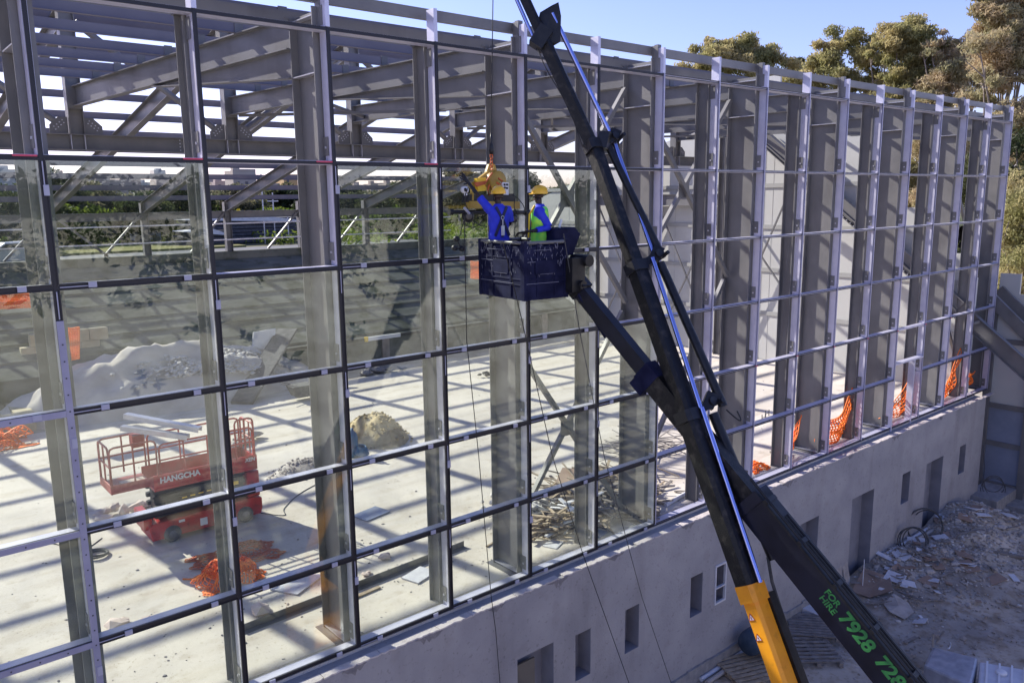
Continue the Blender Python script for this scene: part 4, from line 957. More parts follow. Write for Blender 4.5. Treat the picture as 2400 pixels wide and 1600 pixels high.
mb.tube([A(1070,560,-.3), A(1082,584,-.3)], .012, 6); mb.tube([A(1066,581,-.3), A(1083,584,-.3)], .012, 6); mb.tube([A(1070,560,-.3), A(1078,552,-.3), A(1090,505,-.3)], .006, 6)
obj('cups', mb, 'black', hp)
def line(label, pts, m_='black', r_=.007, nm='rope'):
    P_ = [Vector(at(u, v, 1, y)) for u, v, y in pts]; ps = []
    for i in range(len(P_)-1):
        for k in range(8): ps.append(P_[i].lerp(P_[i+1], k/8))
    ps.append(P_[-1]); one(nm, MB().tube(ps, r_, 5), m_, label, 'rope', tuple(P_[-1]), 'tag lines hanging in front of the glazing')
line('thin dark tag line hanging straight down left of the basket', [(1088,508,-.45),(1094,800,-.45),(1122,1068,-.4),(1151,1395,-.36),(1162,1478,-.4),(1175,1640,-.6)])
line('thin dark line running from the basket down across the middle window openings', [(1178,566,-1.9),(1222,745,-1.6),(1294,1066,-1.3),(1365,1294,-1.1),(1478,1610,-1.1)])
line('thin dark line hanging from the basket control box to the lower wall', [(1321,548,-2.1),(1358,772,-1.8),(1416,1068,-1.4),(1505,1400,-1.2),(1575,1605,-1.2)], 'rubber')

# ------------------------------------------------------------ red scissor lift on the slab
sl = thing('scissor_lift', 'red scissor lift with extended platform and railings standing on the slab', 'scissor lift', (3.5, 6.5, -.05))
ch = MB().poly([(2.38,6.12,.06),(4.68,6.12,.06),(4.72,6.12,.2),(4.72,6.12,.42),(4.5,6.12,.47),(2.42,6.12,.42),(2.34,6.12,.34)], (0,1,0), .8); obj('chassis', ch, 'red', sl, bev=.015)
obj('end_housing', MB().box(4.42, 4.7, 6.14, 6.9, .47, 1.05), 'red', sl, bev=.03)
obj('step_guard', MB().box(2.26, 2.42, 6.2, 6.85, .3, .62), 'red', sl)
for x in (2.78, 4.32):
    for y in (6.08, 6.82):
        wl = obj('wheel', MB().lathe((x, y+.06, .13), [(0,-.06),(.1,-.06),(.17,-.05),(.18,0),(.17,.05),(.1,.06),(0,.06)], 22, 'y'), 'rubber', sl)
        obj('rim', MB().lathe((x, y-.005, .13), [(0,-.01),(.08,-.01),(.08,.01)], 16, 'y'), 'steel_dark', wl)
mb = MB()
for y in (6.24, 6.3, 6.7, 6.76):
    for j in range(3):
        z = .52+.18*j; mb.bar((2.5, y, z), (4.4, y, z+.16), .04, .07); mb.bar((2.5, y+.02, z+.16), (4.4, y+.02, z), .04, .07)
mb.box(2.55, 4.4, 6.34, 6.66, .5, 1.08); obj('scissor_stack', mb, 'black', sl)
mb = MB()
for k in range(5): mb.box(3.05+.17*k, 3.15+.17*k, 6.196, 6.2, .80+.008*k, .825+.008*k)
mb.box(3.95, 4.25, 6.196, 6.2, .82, .9); tag(obj('safety_stripe', mb, 'yel2', sl), 'yellow marks')
dk = obj('deck', MB().box(2.5, 4.66, 6.1, 6.95, 1.1, 1.16).box(2.5, 4.66, 6.1, 6.14, 1.16, 1.43).box(2.5, 4.66, 6.91, 6.95, 1.16, 1.43).box(4.62, 4.66, 6.14, 6.91, 1.16, 1.4), 'red', sl, bev=.008)
obj('extension_deck', MB().box(1.7, 2.5, 6.1, 6.95, 1.24, 1.29).box(1.7, 2.5, 6.1, 6.13, 1.29, 1.42).box(1.7, 1.73, 6.13, 6.92, 1.29, 1.42), 'redpale', sl, bev=.005)
obj('deck_bag', MB().box(1.95, 2.4, 6.3, 6.5, 1.3, 1.36), 'sack', sl)
def rail(x0, x1, y0, y1, zt, mid=True, n_=3, m_='red', r_=.021):
    p, q = Vector((x0,y0,0)), Vector((x1,y1,0)); e = (q-p).normalized(); zb = 1.4; c_ = .09
    mb = MB(); Zv = lambda z: Vector((0,0,z))
    mb.tube([p+Zv(zb), p+Zv(zt-c_), p+e*c_*.3+Zv(zt-c_*.3), p+e*c_+Zv(zt), q-e*c_+Zv(zt), q-e*c_*.3+Zv(zt-c_*.3), q+Zv(zt-c_), q+Zv(zb)], r_, 8)
    if mid: mb.tube([p+Zv((zb+zt)/2), q+Zv((zb+zt)/2)], r_*.85, 8)
    for k in range(1, n_): f_ = k/n_; mb.tube([p.lerp(q, f_)+Zv(zb), p.lerp(q, f_)+Zv(zt)], r_*.85, 8)
    return obj('guard_rail', mb, m_, sl)
rail(1.73, 2.6, 6.12, 6.12, 2.17, True, 2, 'redpale'); rail(1.73, 2.6, 6.93, 6.93, 2.17, True, 2, 'redpale'); rail(1.72, 1.72, 6.15, 6.9, 2.17, True, 2, 'redpale')
rail(2.66, 4.6, 6.14, 6.14, 2.05, True, 4); rail(2.66, 4.6, 6.92, 6.92, 2.1, True, 3); rail(4.64, 4.64, 6.16, 6.9, 2.12, True, 3); rail(4.2, 4.6, 6.06, 6.06, 2.28, True, 2)
obj('control_box', MB().box(2.3, 2.5, 6.6, 6.85, 1.95, 2.2), 'redd', sl)
X_, Y_, Z_ = Vector((1,0,0)), Vector((0,1,0)), Vector((0,0,1))
text('HANGCHA', (3.02, 6.096, 1.31), X_, Z_, -Y_, .115, 'white', dk, 'lettering', .05)
text('XEN', (4.5, 6.096, 1.34), X_, Z_, -Y_, .08, 'white', dk, 'lettering', .04, .2)
for (x0, x1, z0, z1) in ((3.35,3.5,.14,.3), (3.65,3.98,.18,.33), (3.66,3.95,.07,.14), (2.92,3.04,.33,.38)):
    obj('sticker', MB().box(x0, x1, 6.112, 6.118, z0, z1), 'white', sl)
text('GM 12', (3.82, 6.108, .285), X_, Z_, -Y_, .045, 'black', sl, 'lettering', .03)
for k, (a, b, w_, m_) in enumerate((((2.35,7.15,2.52),(3.45,5.95,2.26),.16,'galv'), ((2.2,6.9,2.34),(3.2,5.95,2.15),.14,'galv'))):
    mb = MB(); a = Vector(a); b = Vector(b); t_ = .006
    prof = [(-w_/2,-.05),(-w_/2+t_,-.05),(-w_/2+t_,.05-t_),(w_/2-t_,.05-t_),(w_/2-t_,-.05),(w_/2,-.05),(w_/2,.05),(-w_/2,.05)]
    mb.sweep(a, b, prof, (0,0,1))
    one('steel_channel', mb, m_, ('wide' if k == 0 else 'narrow')+' galvanised channel lying across the railings of the red lift'+(' on top' if k == 0 else ', lower one'), 'steel channel', tuple((a+b)/2), 'steel channels on the scissor lift')
# ------------------------------------------------------------ nets
def net(name, fn, nu, nv, label, loc, m_='net', r_=.009, sub=3, group=None):
    mb = MB(); N = nu*sub; K = nv*sub
    for i in range(nu+1): mb.tube([fn(i/nu, j/K) for j in range(K+1)], r_, 3, caps=False)
    for j in range(nv+1): mb.tube([fn(i/N, j/nv) for i in range(N+1)], r_, 3, caps=False)
    return one(name, mb, m_, label, 'safety net', loc, group)
def crumple(c, sx, sy, h, seed):
    c = Vector(c); r_ = random.Random(seed); ph = [r_.uniform(0, 6.3) for _ in range(8)]
    def fn(u, v):
        x = (u-.5)*2; y = (v-.5)*2; d = max(0, 1-x*x*.9-y*y*.9)
        z = h*d**.6*(.65+.25*math.sin(7*x+ph[0]+3*y)+.2*math.sin(9*y+ph[1]-4*x)+.14*math.sin(17*x+ph[6]+11*y))+.02
        return c+Vector((sx*(x+.12*math.sin(6*y+ph[2])+.07*math.sin(15*y+ph[5])), sy*(y+.12*math.sin(5*x+ph[3])+.07*math.sin(14*x+ph[4])), max(z, .012)))
    return fn
net('safety_net', crumple((3.0, 3.75, -.05), .55, .45, .38, 1), 26, 22, 'heap of crumpled orange netting on the slab in front of the red lift', (3.0, 3.75, -.05), r_=.011)
net('safety_net', crumple((3.45, 4.5, -.05), .75, .5, .15, 5), 22, 18, 'flat spread of reddish netting in shade behind the orange heap', (3.45, 4.5, -.05), 'orange_rope', .012)
def drape(x0, x1, h0, h1, y, seed, z0=-.05):
    r_ = random.Random(seed); ph = [r_.uniform(0, 6) for _ in range(4)]
    def fn(u, v):
        top = h0+(h1-h0)*u; x = x0+(x1-x0)*u
        return Vector((x+.06*math.sin(8*v+ph[0]), y+.10*math.sin(9*u+ph[1])*(.4+.6*v)+.25*v*v+.05*math.sin(12*v+ph[2]), z0+.02+top*(1-v)*(1-.35*math.sin(math.pi*u)*(1 if h0*h1 > 0 else 0))))
    return fn
G_ = 'orange nets along the right edge of the slab'
net('safety_net', drape(16.25, 17.2, .45, 1.15, .45, 1), 12, 11, 'orange net bunched at the foot of a column beside dark rags', (16.5,.4,-.05), r_=.014, group=G_)
net('safety_net', crumple((15.6,.75,-.05), .38, .3, .12, 21), 12, 10, 'flat scrap of orange net on the slab left of the bunched one', (15.6,.75,-.05), r_=.014, group=G_)
net('safety_net', drape(17.98, 19.75, .95, 1.5, .28, 2), 17, 11, 'widest orange net hanging between two columns with a raised corner', (19,.4,-.05), r_=.02, group=G_)
net('safety_net', drape(19.85, 20.4, .3, .1, .4, 6), 9, 7, 'small scrap of orange net on the sill', (20.1,.4,-.05), r_=.012, group=G_)
net('safety_net', drape(21.6, 23.35, .45, 1.6, .28, 3), 14, 11, 'orange net rising to a peak at the third column from the right end', (22.4,.4,-.05), r_=.014, group=G_)
net('safety_net', drape(25.3, 27.0, .3, 1.7, .28, 4), 13, 11, 'orange net standing in a narrow peak right of the extension frame', (26.2,.4,-.05), r_=.016, group=G_)
net('safety_net', drape(27.15, 28.5, 1.5, .7, .3, 5), 11, 11, 'last orange net near the far corner column', (27.8,.4,-.05), r_=.016, group=G_)
def flat(x0, x1, z0, z1, y): return lambda u, v: Vector((x0+(x1-x0)*u, y+.04*math.sin(9*u)+.03*math.sin(7*v), z0+(z1-z0)*v+.03*math.sin(6*u)))
def uvnet(u0_, u1_, v0_, v1_, y): return lambda a, b: Vector(at(u0_+(u1_-u0_)*a, v0_+(v1_-v0_)*b+1.5*math.sin(5*a), 1, y-.05*math.sin(6*b)))
net('safety_net', uvnet(-40, 82, 690, 722, 19.0), 34, 8, 'orange barrier net strung in front of the wall at the far left edge', tuple(at(40,715,1,19)), r_=.022, sub=1)
net('safety_net', uvnet(158, 186, 768, 842, 18.9), 7, 16, 'narrow upright strip of orange net beside the block wall', tuple(at(170,840,1,18.9)), r_=.02, sub=1)
net('safety_net', uvnet(1104, 1140, 612, 652, 19.0), 12, 12, 'small orange barrier net on the stepped wall left of the basket', tuple(at(1120,650,1,19)), r_=.022, sub=1)
net('safety_net', crumple((.3, 16.5, -.05), 1.5, .8, .75, 8), 26, 18, 'orange net thrown over debris at the left edge of the slab', (.3,16.5,-.05), r_=.018)
net('safety_net', crumple((26.2, -2.9, GZ+.05), 1.0, .7, .2, 11), 24, 16, 'faded orange net lying on the rubble near the far corner', (26.2,-2.9,GZ), 'orange_rope', .016)
# ------------------------------------------------------------ vegetation
def leaves(name, clumps, n, size, m, parent, seed, droop=.3, loc=(0,0,0), top=False):
    r_ = np.random.RandomState(seed); C_ = np.array([c[:3] for c in clumps]); Rd = np.array([c[3:6] for c in clumps])
    w = Rd.prod(1)**(2/3.); w /= w.sum(); idx = r_.choice(len(clumps), n, p=w)
    d = r_.normal(size=(n, 3)); d /= np.linalg.norm(d, axis=1)[:, None]; rad = r_.rand(n)**.45
    ph = r_.rand(8)*6.28
    lump = 1+.22*np.sin(5*d[:, 0]+ph[0]+idx)*np.sin(4*d[:, 1]+ph[1]+idx*2)+.15*np.sin(9*d[:, 2]+ph[2]+idx*3)
    P_ = C_[idx]+d*Rd[idx]*(rad*lump)[:, None]
    a = r_.normal(size=(n, 3)); a[:, 2] -= droop*2.5; a /= np.linalg.norm(a, axis=1)[:, None]
    b = np.cross(a, r_.normal(size=(n, 3))); b /= np.linalg.norm(b, axis=1)[:, None]
    s_ = size*(.6+.8*r_.rand(n))[:, None]
    asp = .26 if size < .19 else .38
    V = np.stack([P_-a*s_, P_+b*s_*asp, P_+a*s_, P_-b*s_*asp], 1).reshape(-1, 3)
    F = np.arange(4*n).reshape(n, 4)
    return npmesh(name, V, F, m, parent, loc)
def tree(name, label, cat, base, crown, n, size, lm, seed, limbs=9, group=None, tr=.3, droop=.3, clumpr=(.7, 1.45), nc=26, bark='bark'):
    t = thing(name, label, cat, base, group); r_ = random.Random(seed); b = Vector(base)
    cl = []
    if size < .19 and seed < 20:
        for (u, v, dp, q_) in UV.get(seed, []):
            p = atd(u, v, dp)
            for _ in range(6):
                w_ = q_*r_.uniform(.3, .8); cl.append((p.x+r_.gauss(0, .65)*q_, p.y+r_.gauss(0, .65)*q_, p.z+r_.gauss(0, .5)*q_, w_*1.1, w_*1.1, w_*.72))
    for (cx, cy, cz, rx, ry, rz, k) in crown:
        for _ in range(k):
            while True:
                d = Vector([r_.uniform(-1, 1) for _ in range(3)])
                if d.length < 1: break
            q_ = r_.uniform(*clumpr); cl.append((cx+d.x*rx, cy+d.y*ry, cz+d.z*rz, q_*1.15, q_*1.15, q_*.75))
    mb = MB(); top = max(c[2] for c in cl); fork = b+Vector((0,0,(top-b.z)*.35))
    mb.tube([b, b+(fork-b)*.5+Vector((tr*.4,0,0)), fork], tr, 10, tr*.7); obj('trunk', mb, bark, t)
    mb = MB()
    for c in r_.sample(cl, min(limbs, len(cl))):
        e = Vector(c[:3]); m_ = fork.lerp(e, .5)+Vector((r_.uniform(-.6,.6), r_.uniform(-.6,.6), -.4)); mb.tube([fork, fork.lerp(m_, .5)+Vector((0,0,.2)), m_, e], tr*.42, 6, .04)
        for _ in range(3): f_ = r_.uniform(.5, .95); p = m_.lerp(e, f_); mb.tube([p, p+Vector((r_.uniform(-1,1), r_.uniform(-1,1), r_.uniform(.1,1)))*1.1], .05, 4, .015)
    obj('limbs', mb, bark, t)
    leaves('crown', cl, n, size, lm, t, seed, droop)
    return t
UV = {11: [(1605,176,75,1.3),(1640,142,75,1.4),(1668,122,75,1.3),(1700,118,75,1.3),(1738,128,75,1.4),(1775,132,75,1.3),(1812,148,75,1.3),(1835,168,75,1.1),(1680,165,75,1.8),(1760,170,75,1.8)],
 12: [(1866,172,80,1.2)],
 13: [(1912,158,65,1.1),(1935,130,65,1.2),(1965,112,65,1.1),(1992,104,65,1.1),(2022,118,65,1.1),(2048,142,65,1.2),(1950,165,65,1.4),(2000,150,65,1.5),(2035,175,65,1.3),(1930,190,65,1.4),(1975,195,65,1.4),(2020,205,65,1.4),(1900,178,65,.8),(2055,195,65,1.1)],
 14: [(2078,86,61,1.1),(2108,74,61,1.1),(2142,78,61,1.2),(2168,98,61,1.1),(2195,112,61,1.0),(2090,118,61,1.2),(2130,112,61,1.3),(2170,134,61,1.2),(2075,165,61,.9),(2120,158,61,1.0),(2160,172,61,1.1),(2085,205,61,1.3),(2130,210,61,1.3),(2175,215,61,1.3),(2060,112,61,.6)],
 15: [(2205,128,59,1.0),(2232,108,59,1.0),(2262,102,59,1.1),(2286,116,59,1.0),(2190,152,59,1.1),(2225,150,59,1.2),(2262,146,59,1.2),(2215,185,59,1.3),(2255,190,59,1.3),(2200,225,59,1.2),(2240,230,59,1.2),(2285,180,59,.8),(2180,118,59,.6)],
 16: [(2305,10,50,1.0),(2330,-5,50,1.2),(2365,10,50,1.2),(2395,30,50,1.3),(2318,48,50,.9),(2350,60,50,1.1),(2320,95,50,1.0),(2352,110,50,1.2),(2395,100,50,1.4),(2350,165,50,1.2),(2390,180,50,1.4),(2335,225,50,1.1)]}
GT = 'tall eucalyptus trees behind the building'
tree('eucalyptus_tree', 'rounded low eucalyptus crown showing above the parapet left of the others', 'tree', (66,36,GZ), [(66,36,13.5,4,3,1.5,8)], 46000, .18, 'leaf_euc', 11, group=GT)
tree('eucalyptus_tree', 'small dark eucalyptus top between the low rounded crown and the taller group', 'tree', (74,36,GZ), [], 5000, .17, 'leaf_dark', 12, group=GT)
tree('eucalyptus_tree', 'eucalyptus with orange tinged crown at the left of the tall group', 'tree', (63,24.3,GZ), [(62.6,24.6,11.5,2.4,2,1.8,8),(62,25.2,8,3,2.5,3.,12)], 52000, .17, 'leaf_euc', 13, group=GT)
tree('eucalyptus_tree', 'rounded eucalyptus with visible bare limbs at the middle of the tall group', 'tree', (61.6,18.6,GZ), [(61.5,18.5,8.,3.2,2.5,3.5,16)], 58000, .16, 'leaf_euc', 14, limbs=16, group=GT)
tree('eucalyptus_tree', 'brownish thin-leaved eucalyptus leaning against the tallest tree', 'tree', (61.5,14.5,GZ), [(60,15.5,9,2.6,2.2,3.,14),(60,15,4.5,3,2.5,3,12)], 60000, .15, 'leaf_euc2', 15, limbs=16, group=GT)
tree('eucalyptus_tree', 'tallest eucalyptus rising past the top right corner', 'tree', (55.5,9.3,GZ), [(56.3,8.2,9.5,1.8,1.8,3.5,20)], 95000, .14, 'leaf_euc2', 16, limbs=20, group=GT)
tree('eucalyptus_tree', 'dark bushy tree low behind the far corner', 'tree', (52,6,GZ), [(51.5,7.8,7.5,2,2,2.6,18),(53,5,5.5,3,3,3.6,24),(50,7.5,1.5,2,2,2.4,12)], 46000, .15, 'leaf_dark', 17, group=GT)
tree('eucalyptus_tree', 'olive green tree foliage right of the far corner', 'tree', (46,4.2,GZ), [(46.5,5.2,5.4,1.3,1.3,2.4,12),(46,3.6,2.5,2,2,3.,18)], 30000, .12, 'leaf_euc', 18, group=GT, clumpr=(.7, 1.3))
tree('eucalyptus_tree', 'dark shrubby tree at the foot of the side frame', 'tree', (38,-.5,GZ), [(37.5,.2,-2.6,1.2,1.2,1.4,9),(39,-2,-3,1.5,1.2,1.,8)], 14000, .09, 'leaf_dark', 19, group=GT, clumpr=(.5, .9))
# green belt behind the retaining wall
def px_pos(u, yv): p = at(u, 470, 1, yv); return p.x, p.y
GB = 'trees and bushes beyond the retaining wall'
belt = [(-40,62,6.0,3.8,'leaf_dark','dark broad tree at the far left behind the wall'),(60,78,6.2,4.5,'leaf_green','light green bush beyond the road at the left'),
 (190,80,7.6,5.,'leaf_grey','grey green tree between the first and second far columns'),(300,76,7.4,4.6,'leaf_dark','dark tree in the middle of the left bays'),(395,82,8.6,4.6,'leaf_yel','yellow green tree under the blue tower'),
 (455,76,6.4,4.,'leaf_green','green bush left of the grey shed'),(590,68,5.3,3.0,'leaf_yel','yellow flowering bush left of the second column'),(640,70,5.6,3.,'leaf_green','fresh green bush behind the lumber stack'),
 (700,86,7.6,4.5,'leaf_grey','grey green tree right of the pale shed'),(740,72,5.8,2.8,'leaf_dark','dark bush by the big column'),(850,70,7.2,4.4,'leaf_dark','dense dark tree left of the basket'),
 (940,74,7.6,4.6,'leaf_grey','grey olive tree beside the dense dark tree'),(1010,78,8.2,4.,'leaf_dark','dark tree behind the third mullion'),(1075,62,9.6,2.6,'leaf_grey','tall pale tree reaching the long beam left of the basket'),
 (1140,66,8.0,3.4,'leaf_dark','dark tree behind the suction lifter'),(1215,66,9.6,2.6,'leaf_grey','grey tree between the lifter and the side worker'),(1300,70,8.,3.2,'leaf_grey','grey green tree at the right end of the belt')]
belt += [(30,66,6.8,3.6,'leaf_dark','dark tree low at the left edge of the frame'),(165,66,6.4,2.8,'leaf_green','green bush behind the first mullion'),(265,70,7.4,3.6,'leaf_grey','grey green tree over the field'),(330,66,6.4,2.8,'leaf_dark','dark bush beside the utility cart'),(420,70,7.0,3.2,'leaf_dark','dark tree behind the second mullion'),(560,74,7.0,3.0,'leaf_grey','grey green tree beside the second far column'),(670,78,7.6,3.2,'leaf_dark','dark tree above the lumber stack'),(235,90,6.8,4.,'leaf_green','light green bush at the edge of the field'),(345,88,6.6,3.6,'leaf_green','second light green bush at the edge of the field'),(130,72,8.6,4.4,'leaf_dark','tall dark tree behind the first mullion'),(520,84,8.4,4.2,'leaf_grey','grey tree left of the pale shed'),(785,78,8.4,4.,'leaf_dark','dark tree behind the big column'),(905,60,5.6,2.4,'leaf_green','low green bush in front of the dense dark tree')]
for k, (u, yv, top, rad, lm, lb) in enumerate(belt):
    x, y = px_pos(u, yv); b = 3.1; top += 1.7 if lm in ('leaf_dark', 'leaf_grey') else .4; h = (top-b)
    tree('bush' if 'bush' in lb else 'background_tree', lb, 'bush' if 'bush' in lb else 'tree', (x, y, b), [(x, y, b+h*.55, rad*.75, rad*.75, h*.3, 16)], 9000, .22, lm, 100+k, limbs=5, tr=.16, group=GB, droop=0, clumpr=(.8, 1.5))
r_ = np.random.RandomState(5); cl = []
for _ in range(700):
    x = r_.uniform(-60, 300); y = 95+260*r_.rand()**1.5; cl.append((x, y, float(land(np.array([x]), np.array([y]))[0])+1., 4.5+y*.01, 4.5, 2.4))
tag(leaves('far_woodland', cl, 130000, .75, 'leaf_grey', None, 77, 0, (0, 150, 4)), kind='stuff')
cl = [(r_.uniform(-10, 75), r_.uniform(66, 80), 4.1, 2.6, 2., 1.8) for _ in range(110)]+[(r_.uniform(26, 75), r_.uniform(36, 64), 3.4, 2.2, 2., 1.) for _ in range(90)]
tag(leaves('undergrowth', cl, 70000, .22, 'leaf_green', None, 78, 0, (20, 70, 3)), kind='stuff')
# vegetated bank on the camera's side (seen mirrored in the panes)
def bank(x, y): return GZ+np.clip((-y-19)/14, 0, 1)*10.2+.5*noise2(x*.3, y*.3, 21)
tag(grid('hillside', -40, 130, -70, -18, 60, 40, bank, 'dirt'), kind='structure')
cl = []
for _ in range(900):
    y = -19-r_.rand()**.4*26; x = r_.uniform(-30, 110); cl.append((x, y, float(bank(np.array([x]), np.array([y]))[0])+.5, *([2.1, 1.6, 1.8] if y < -28 else [.7, .6, .5])))
tag(leaves('hillside_scrub', cl, 90000, .26, 'leaf_dark', None, 79, 0, (30, -30, 0)), kind='stuff')
# ------------------------------------------------------------ town on the hill
kinds = [('housep','pinkish','flat-roofed block'),('houses','sand coloured','apartment block'),('housew','white','terraced house'),('housey','ochre','building')]
rq = random.Random(9); hts = {}
bay_ = {}
for k in range(24):
    u = -10+k*41+rq.uniform(-14, 14)
    if 215 < u < 225: continue
    yv = rq.uniform(330, 520); X_0 = at(u, 430, 1, yv); x = X_0.x
    zb = float(land(np.array([x]), np.array([yv]))[0])+rq.uniform(1.5, 6); m_, cn, kn = kinds[rq.randrange(3) if k not in (17,) else 3]
    W_, D_0, H_ = rq.uniform(7, 15), 10, rq.choice([4.5, 6., 6., 9.])*.8
    nf_ = int(H_/3)
    hs = thing('town_building', f'{cn} {kn} on the distant hill, number of storeys {nf_}', 'building', (x, yv, zb), 'distant town on the hill')
    mb = MB().box(x-W_/2, x+W_/2, yv, yv+D_0, zb-4, zb+H_); mb.box(x-W_/2+1, x-W_/2+4, yv+2, yv+5, zb+H_, zb+H_+2.2); mb.box(x-W_/2, x+W_/2, yv-.15, yv, zb+H_-.1, zb+H_+.7)
    obj('wall', mb, m_, hs)
    for f_ in range(nf_):
        for g_ in range(int(W_/4)):
            xx = x-W_/2+1.5+g_*4; obj('window', MB().box(xx, xx+1.3, yv-.2, yv-.05, zb+1+f_*2.8, zb+2.4+f_*2.8), 'windowdark', hs)
    b_ = sum(u > e for e in (100, 482, 785, 1030)); bay_[b_] = bay_.get(b_, 0)+1
    hs['label'] = f'{cn} hill building, {["","first","second","third","fourth","fifth","sixth","seventh","eighth","ninth","tenth","eleventh","twelfth","thirteenth"][bay_[b_]]} from left seen {["left of the first mullion","between the first and second mullions","between the second and third mullions","between the third and fourth mullions","right of the fourth mullion"][b_]}'
x, y = at(377, 430, 1, 480).x, 480; zb = 22
tb = thing('tower_block', 'blue grey tower block standing alone on the distant skyline', 'building', (x, y, zb)); obj('wall', MB().box(x-3.2, x+3.2, y, y+8, 8, 25), 'glass_blue', tb)
obj('roof_box', MB().box(x-1.6, x+1.6, y+2, y+6, 25, 26), 'housew', tb)
sh = thing('shed', 'pale blue grey shed with white roof edge behind the bushes', 'shed', (46, 107, 3.5))
obj('wall', MB().box(44.6, 49.5, 106, 112, 2.5, 7.2), 'housew', sh); obj('roof', MB().box(44.2, 50, 105.7, 112.3, 7.2, 7.5), 'white', sh); obj('door', MB().box(48.7, 49.45, 105.9, 106, 3.4, 7.0), 'windowdark', sh)
for k, (u, y) in enumerate(((620, 58), (644, 60), (676, 57))):
    p = at(u, 540, 1, y); one('utility_pole', MB().tube([(p.x, y, 3.1), (p.x, y, 9.2-1.6*k)], .06, 8).box(p.x-.5, p.x+.5, y-.04, y+.04, 8.4-1.6*k, 8.5-1.6*k), 'galv', ['tallest','middle','shortest'][k]+' of three thin poles beyond the parapet', 'pole', (p.x, y, 3.1), 'poles beyond the parapet')
for k, (u0, u1, v, y) in enumerate(((440, 1000, 515, 57),)):
    pass
# parked silver car on the road
def car(x, y, z, lab):
    t = thing('parked_car', lab, 'car', (x, y, z))
    pr = [(-2.1,.25),(-2.15,.6),(-2.0,.82),(-1.2,.92),(-.55,1.38),(.75,1.42),(1.5,1.0),(2.1,.9),(2.2,.6),(2.15,.25)]
    obj('body', MB().poly([(x+a, y-.85, z+b) for a, b in pr], (0,1,0), 1.7), 'carsilver', t, bev=.05)
    obj('side_window', MB().poly([(x-1.0,y-.87,z+.93),(x-.5,y-.87,z+1.3),(x+.65,y-.87,z+1.33),(x+1.2,y-.87,z+1.0)], (0,1,0), .015), 'carglass', t)
    for dx in (-1.35, 1.35):
        wl = obj('wheel', MB().lathe((x+dx, y-.8, z+.32), [(0,-.1),(.2,-.1),(.32,-.08),(.32,.1),(0,.1)], 20, 'y'), 'rubber', t); obj('rim', MB().lathe((x+dx, y-.91, z+.32), [(0,0),(.19,0),(.19,.01)], 14, 'y'), 'galv', wl)
car(6.6, 47., 3.2, 'silver car parked on the road beyond the parapet at the far left')
gc = thing('utility_cart', 'white roofed utility cart parked beside the field', 'cart', (19.2, 66, 3.3))
obj('roof', MB().box(18.6, 20.2, 65.3, 66.7, 5.1, 5.3), 'white', gc); obj('body', MB().box(18.5, 20.8, 65.4, 66.6, 3.6, 4.2), 'offwhite', gc)
for dx in (18.7, 20.1): obj('roof_post', MB().box(dx, dx+.06, 65.4, 65.46, 4.2, 5.1), 'black', gc)
for dx in (18.9, 20.4): obj('wheel', MB().lathe((dx, 65.35, 3.65), [(0,-.08),(.33,-.08),(.33,.08),(0,.08)], 16, 'y'), 'rubber', gc)
for k, (x0, x1, y, z0, z1, lb) in enumerate(((21.4, 31.5, 60, 3.2, 5.4, 'long dark stack of boards under pale sheeting beyond the parapet'), (20.4, 23.6, 57.5, 3.2, 4.5, 'smaller dark stack of boards in front of the long one'))):
    t = thing('board_stack', lb, 'stack', (x0, y, z0), 'board stacks beyond the parapet'); mb = MB()
    for j in range(7): z = z0+(z1-z0)*j/7; mb.box(x0+rnd.uniform(-.3,.2), x1+rnd.uniform(-.3,.3), y+rnd.uniform(-.1,.1), y+2.5, z+.03, z0+(z1-z0)*(j+1)/7-.03)
    obj('boards', mb, 'lumber', t); obj('sheeting', MB().poly([(x0-.2,y-.2,z1),(x1*.7+x0*.3,y-.2,z1+.12),(x1+.3,y-.2,z1-.35),(x1+.3,y-.2,z1-.45),(x0-.2,y-.2,z1-.06)], (0,1,0), 2.9), 'offwhite', t)

# ------------------------------------------------------------ clutter on the slab
Fz = -.05
def stones(name, label, cat, pts, m_, loc, zf=None, kind=None):
    mb = MB()
    for x, y, r in pts: mb.rock((x, y, (zf(x, y) if zf else Fz)+r*.25), r)
    return one(name, mb, m_, label, cat, loc)
mb = MB()
for _ in range(900):
    x = rnd.uniform(-2, 26); y = rnd.uniform(.3, 15); r = rnd.choice([.008, .012, .012, .018, .03])
    if rnd.random() < .5: x = 2+rnd.gauss(4, 3.5); y = abs(rnd.gauss(1.5, 1.5))+.3
    if -13 < x < 27.5: mb.rock((x, y, Fz+.004), r, .5)
tag(obj('floor_debris', mb, 'chip', None, (6, 4, Fz)), kind='stuff')
for x, y, lb, s_ in ((.95, 3.25, 'pale broken block near the purple screwed strip', 1.), (1.35, 3.05, 'second pale broken block lying next to the first', .7), (2.95, 2.1, 'rounded pale stone beside the steel angle, left of the big column', 1.), (5.65, 2.5, 'small brick shaped block behind the steel angle', .8), (5.0, 2.1, 'tiny block touching the left end of the steel angle', .6), (9.9, 7.0, 'flat stone lying in front of the sand heap', .7)):
    mb = MB(); mb.rock((x, y, Fz+.07*s_), .17*s_, .5); mb.rock((x+.12*s_, y+.05, Fz+.05*s_), .11*s_, .5); one('stone_block', mb, 'brickp', lb, 'stone', (x, y, Fz), 'loose blocks on the slab')
an = one('steel_angle', MB().sweep((4.2,1.78,Fz+.002), (7.15,1.93,Fz+.002), [(0,0),(.12,0),(.12,.01),(.01,.01),(.01,.12),(0,.12)], (0,0,1)), 'steel_dark', 'long dark steel angle on the slab near the lower rail, right of the big column', 'steel angle', (5.6,1.85,Fz), 'steel angles on the slab')
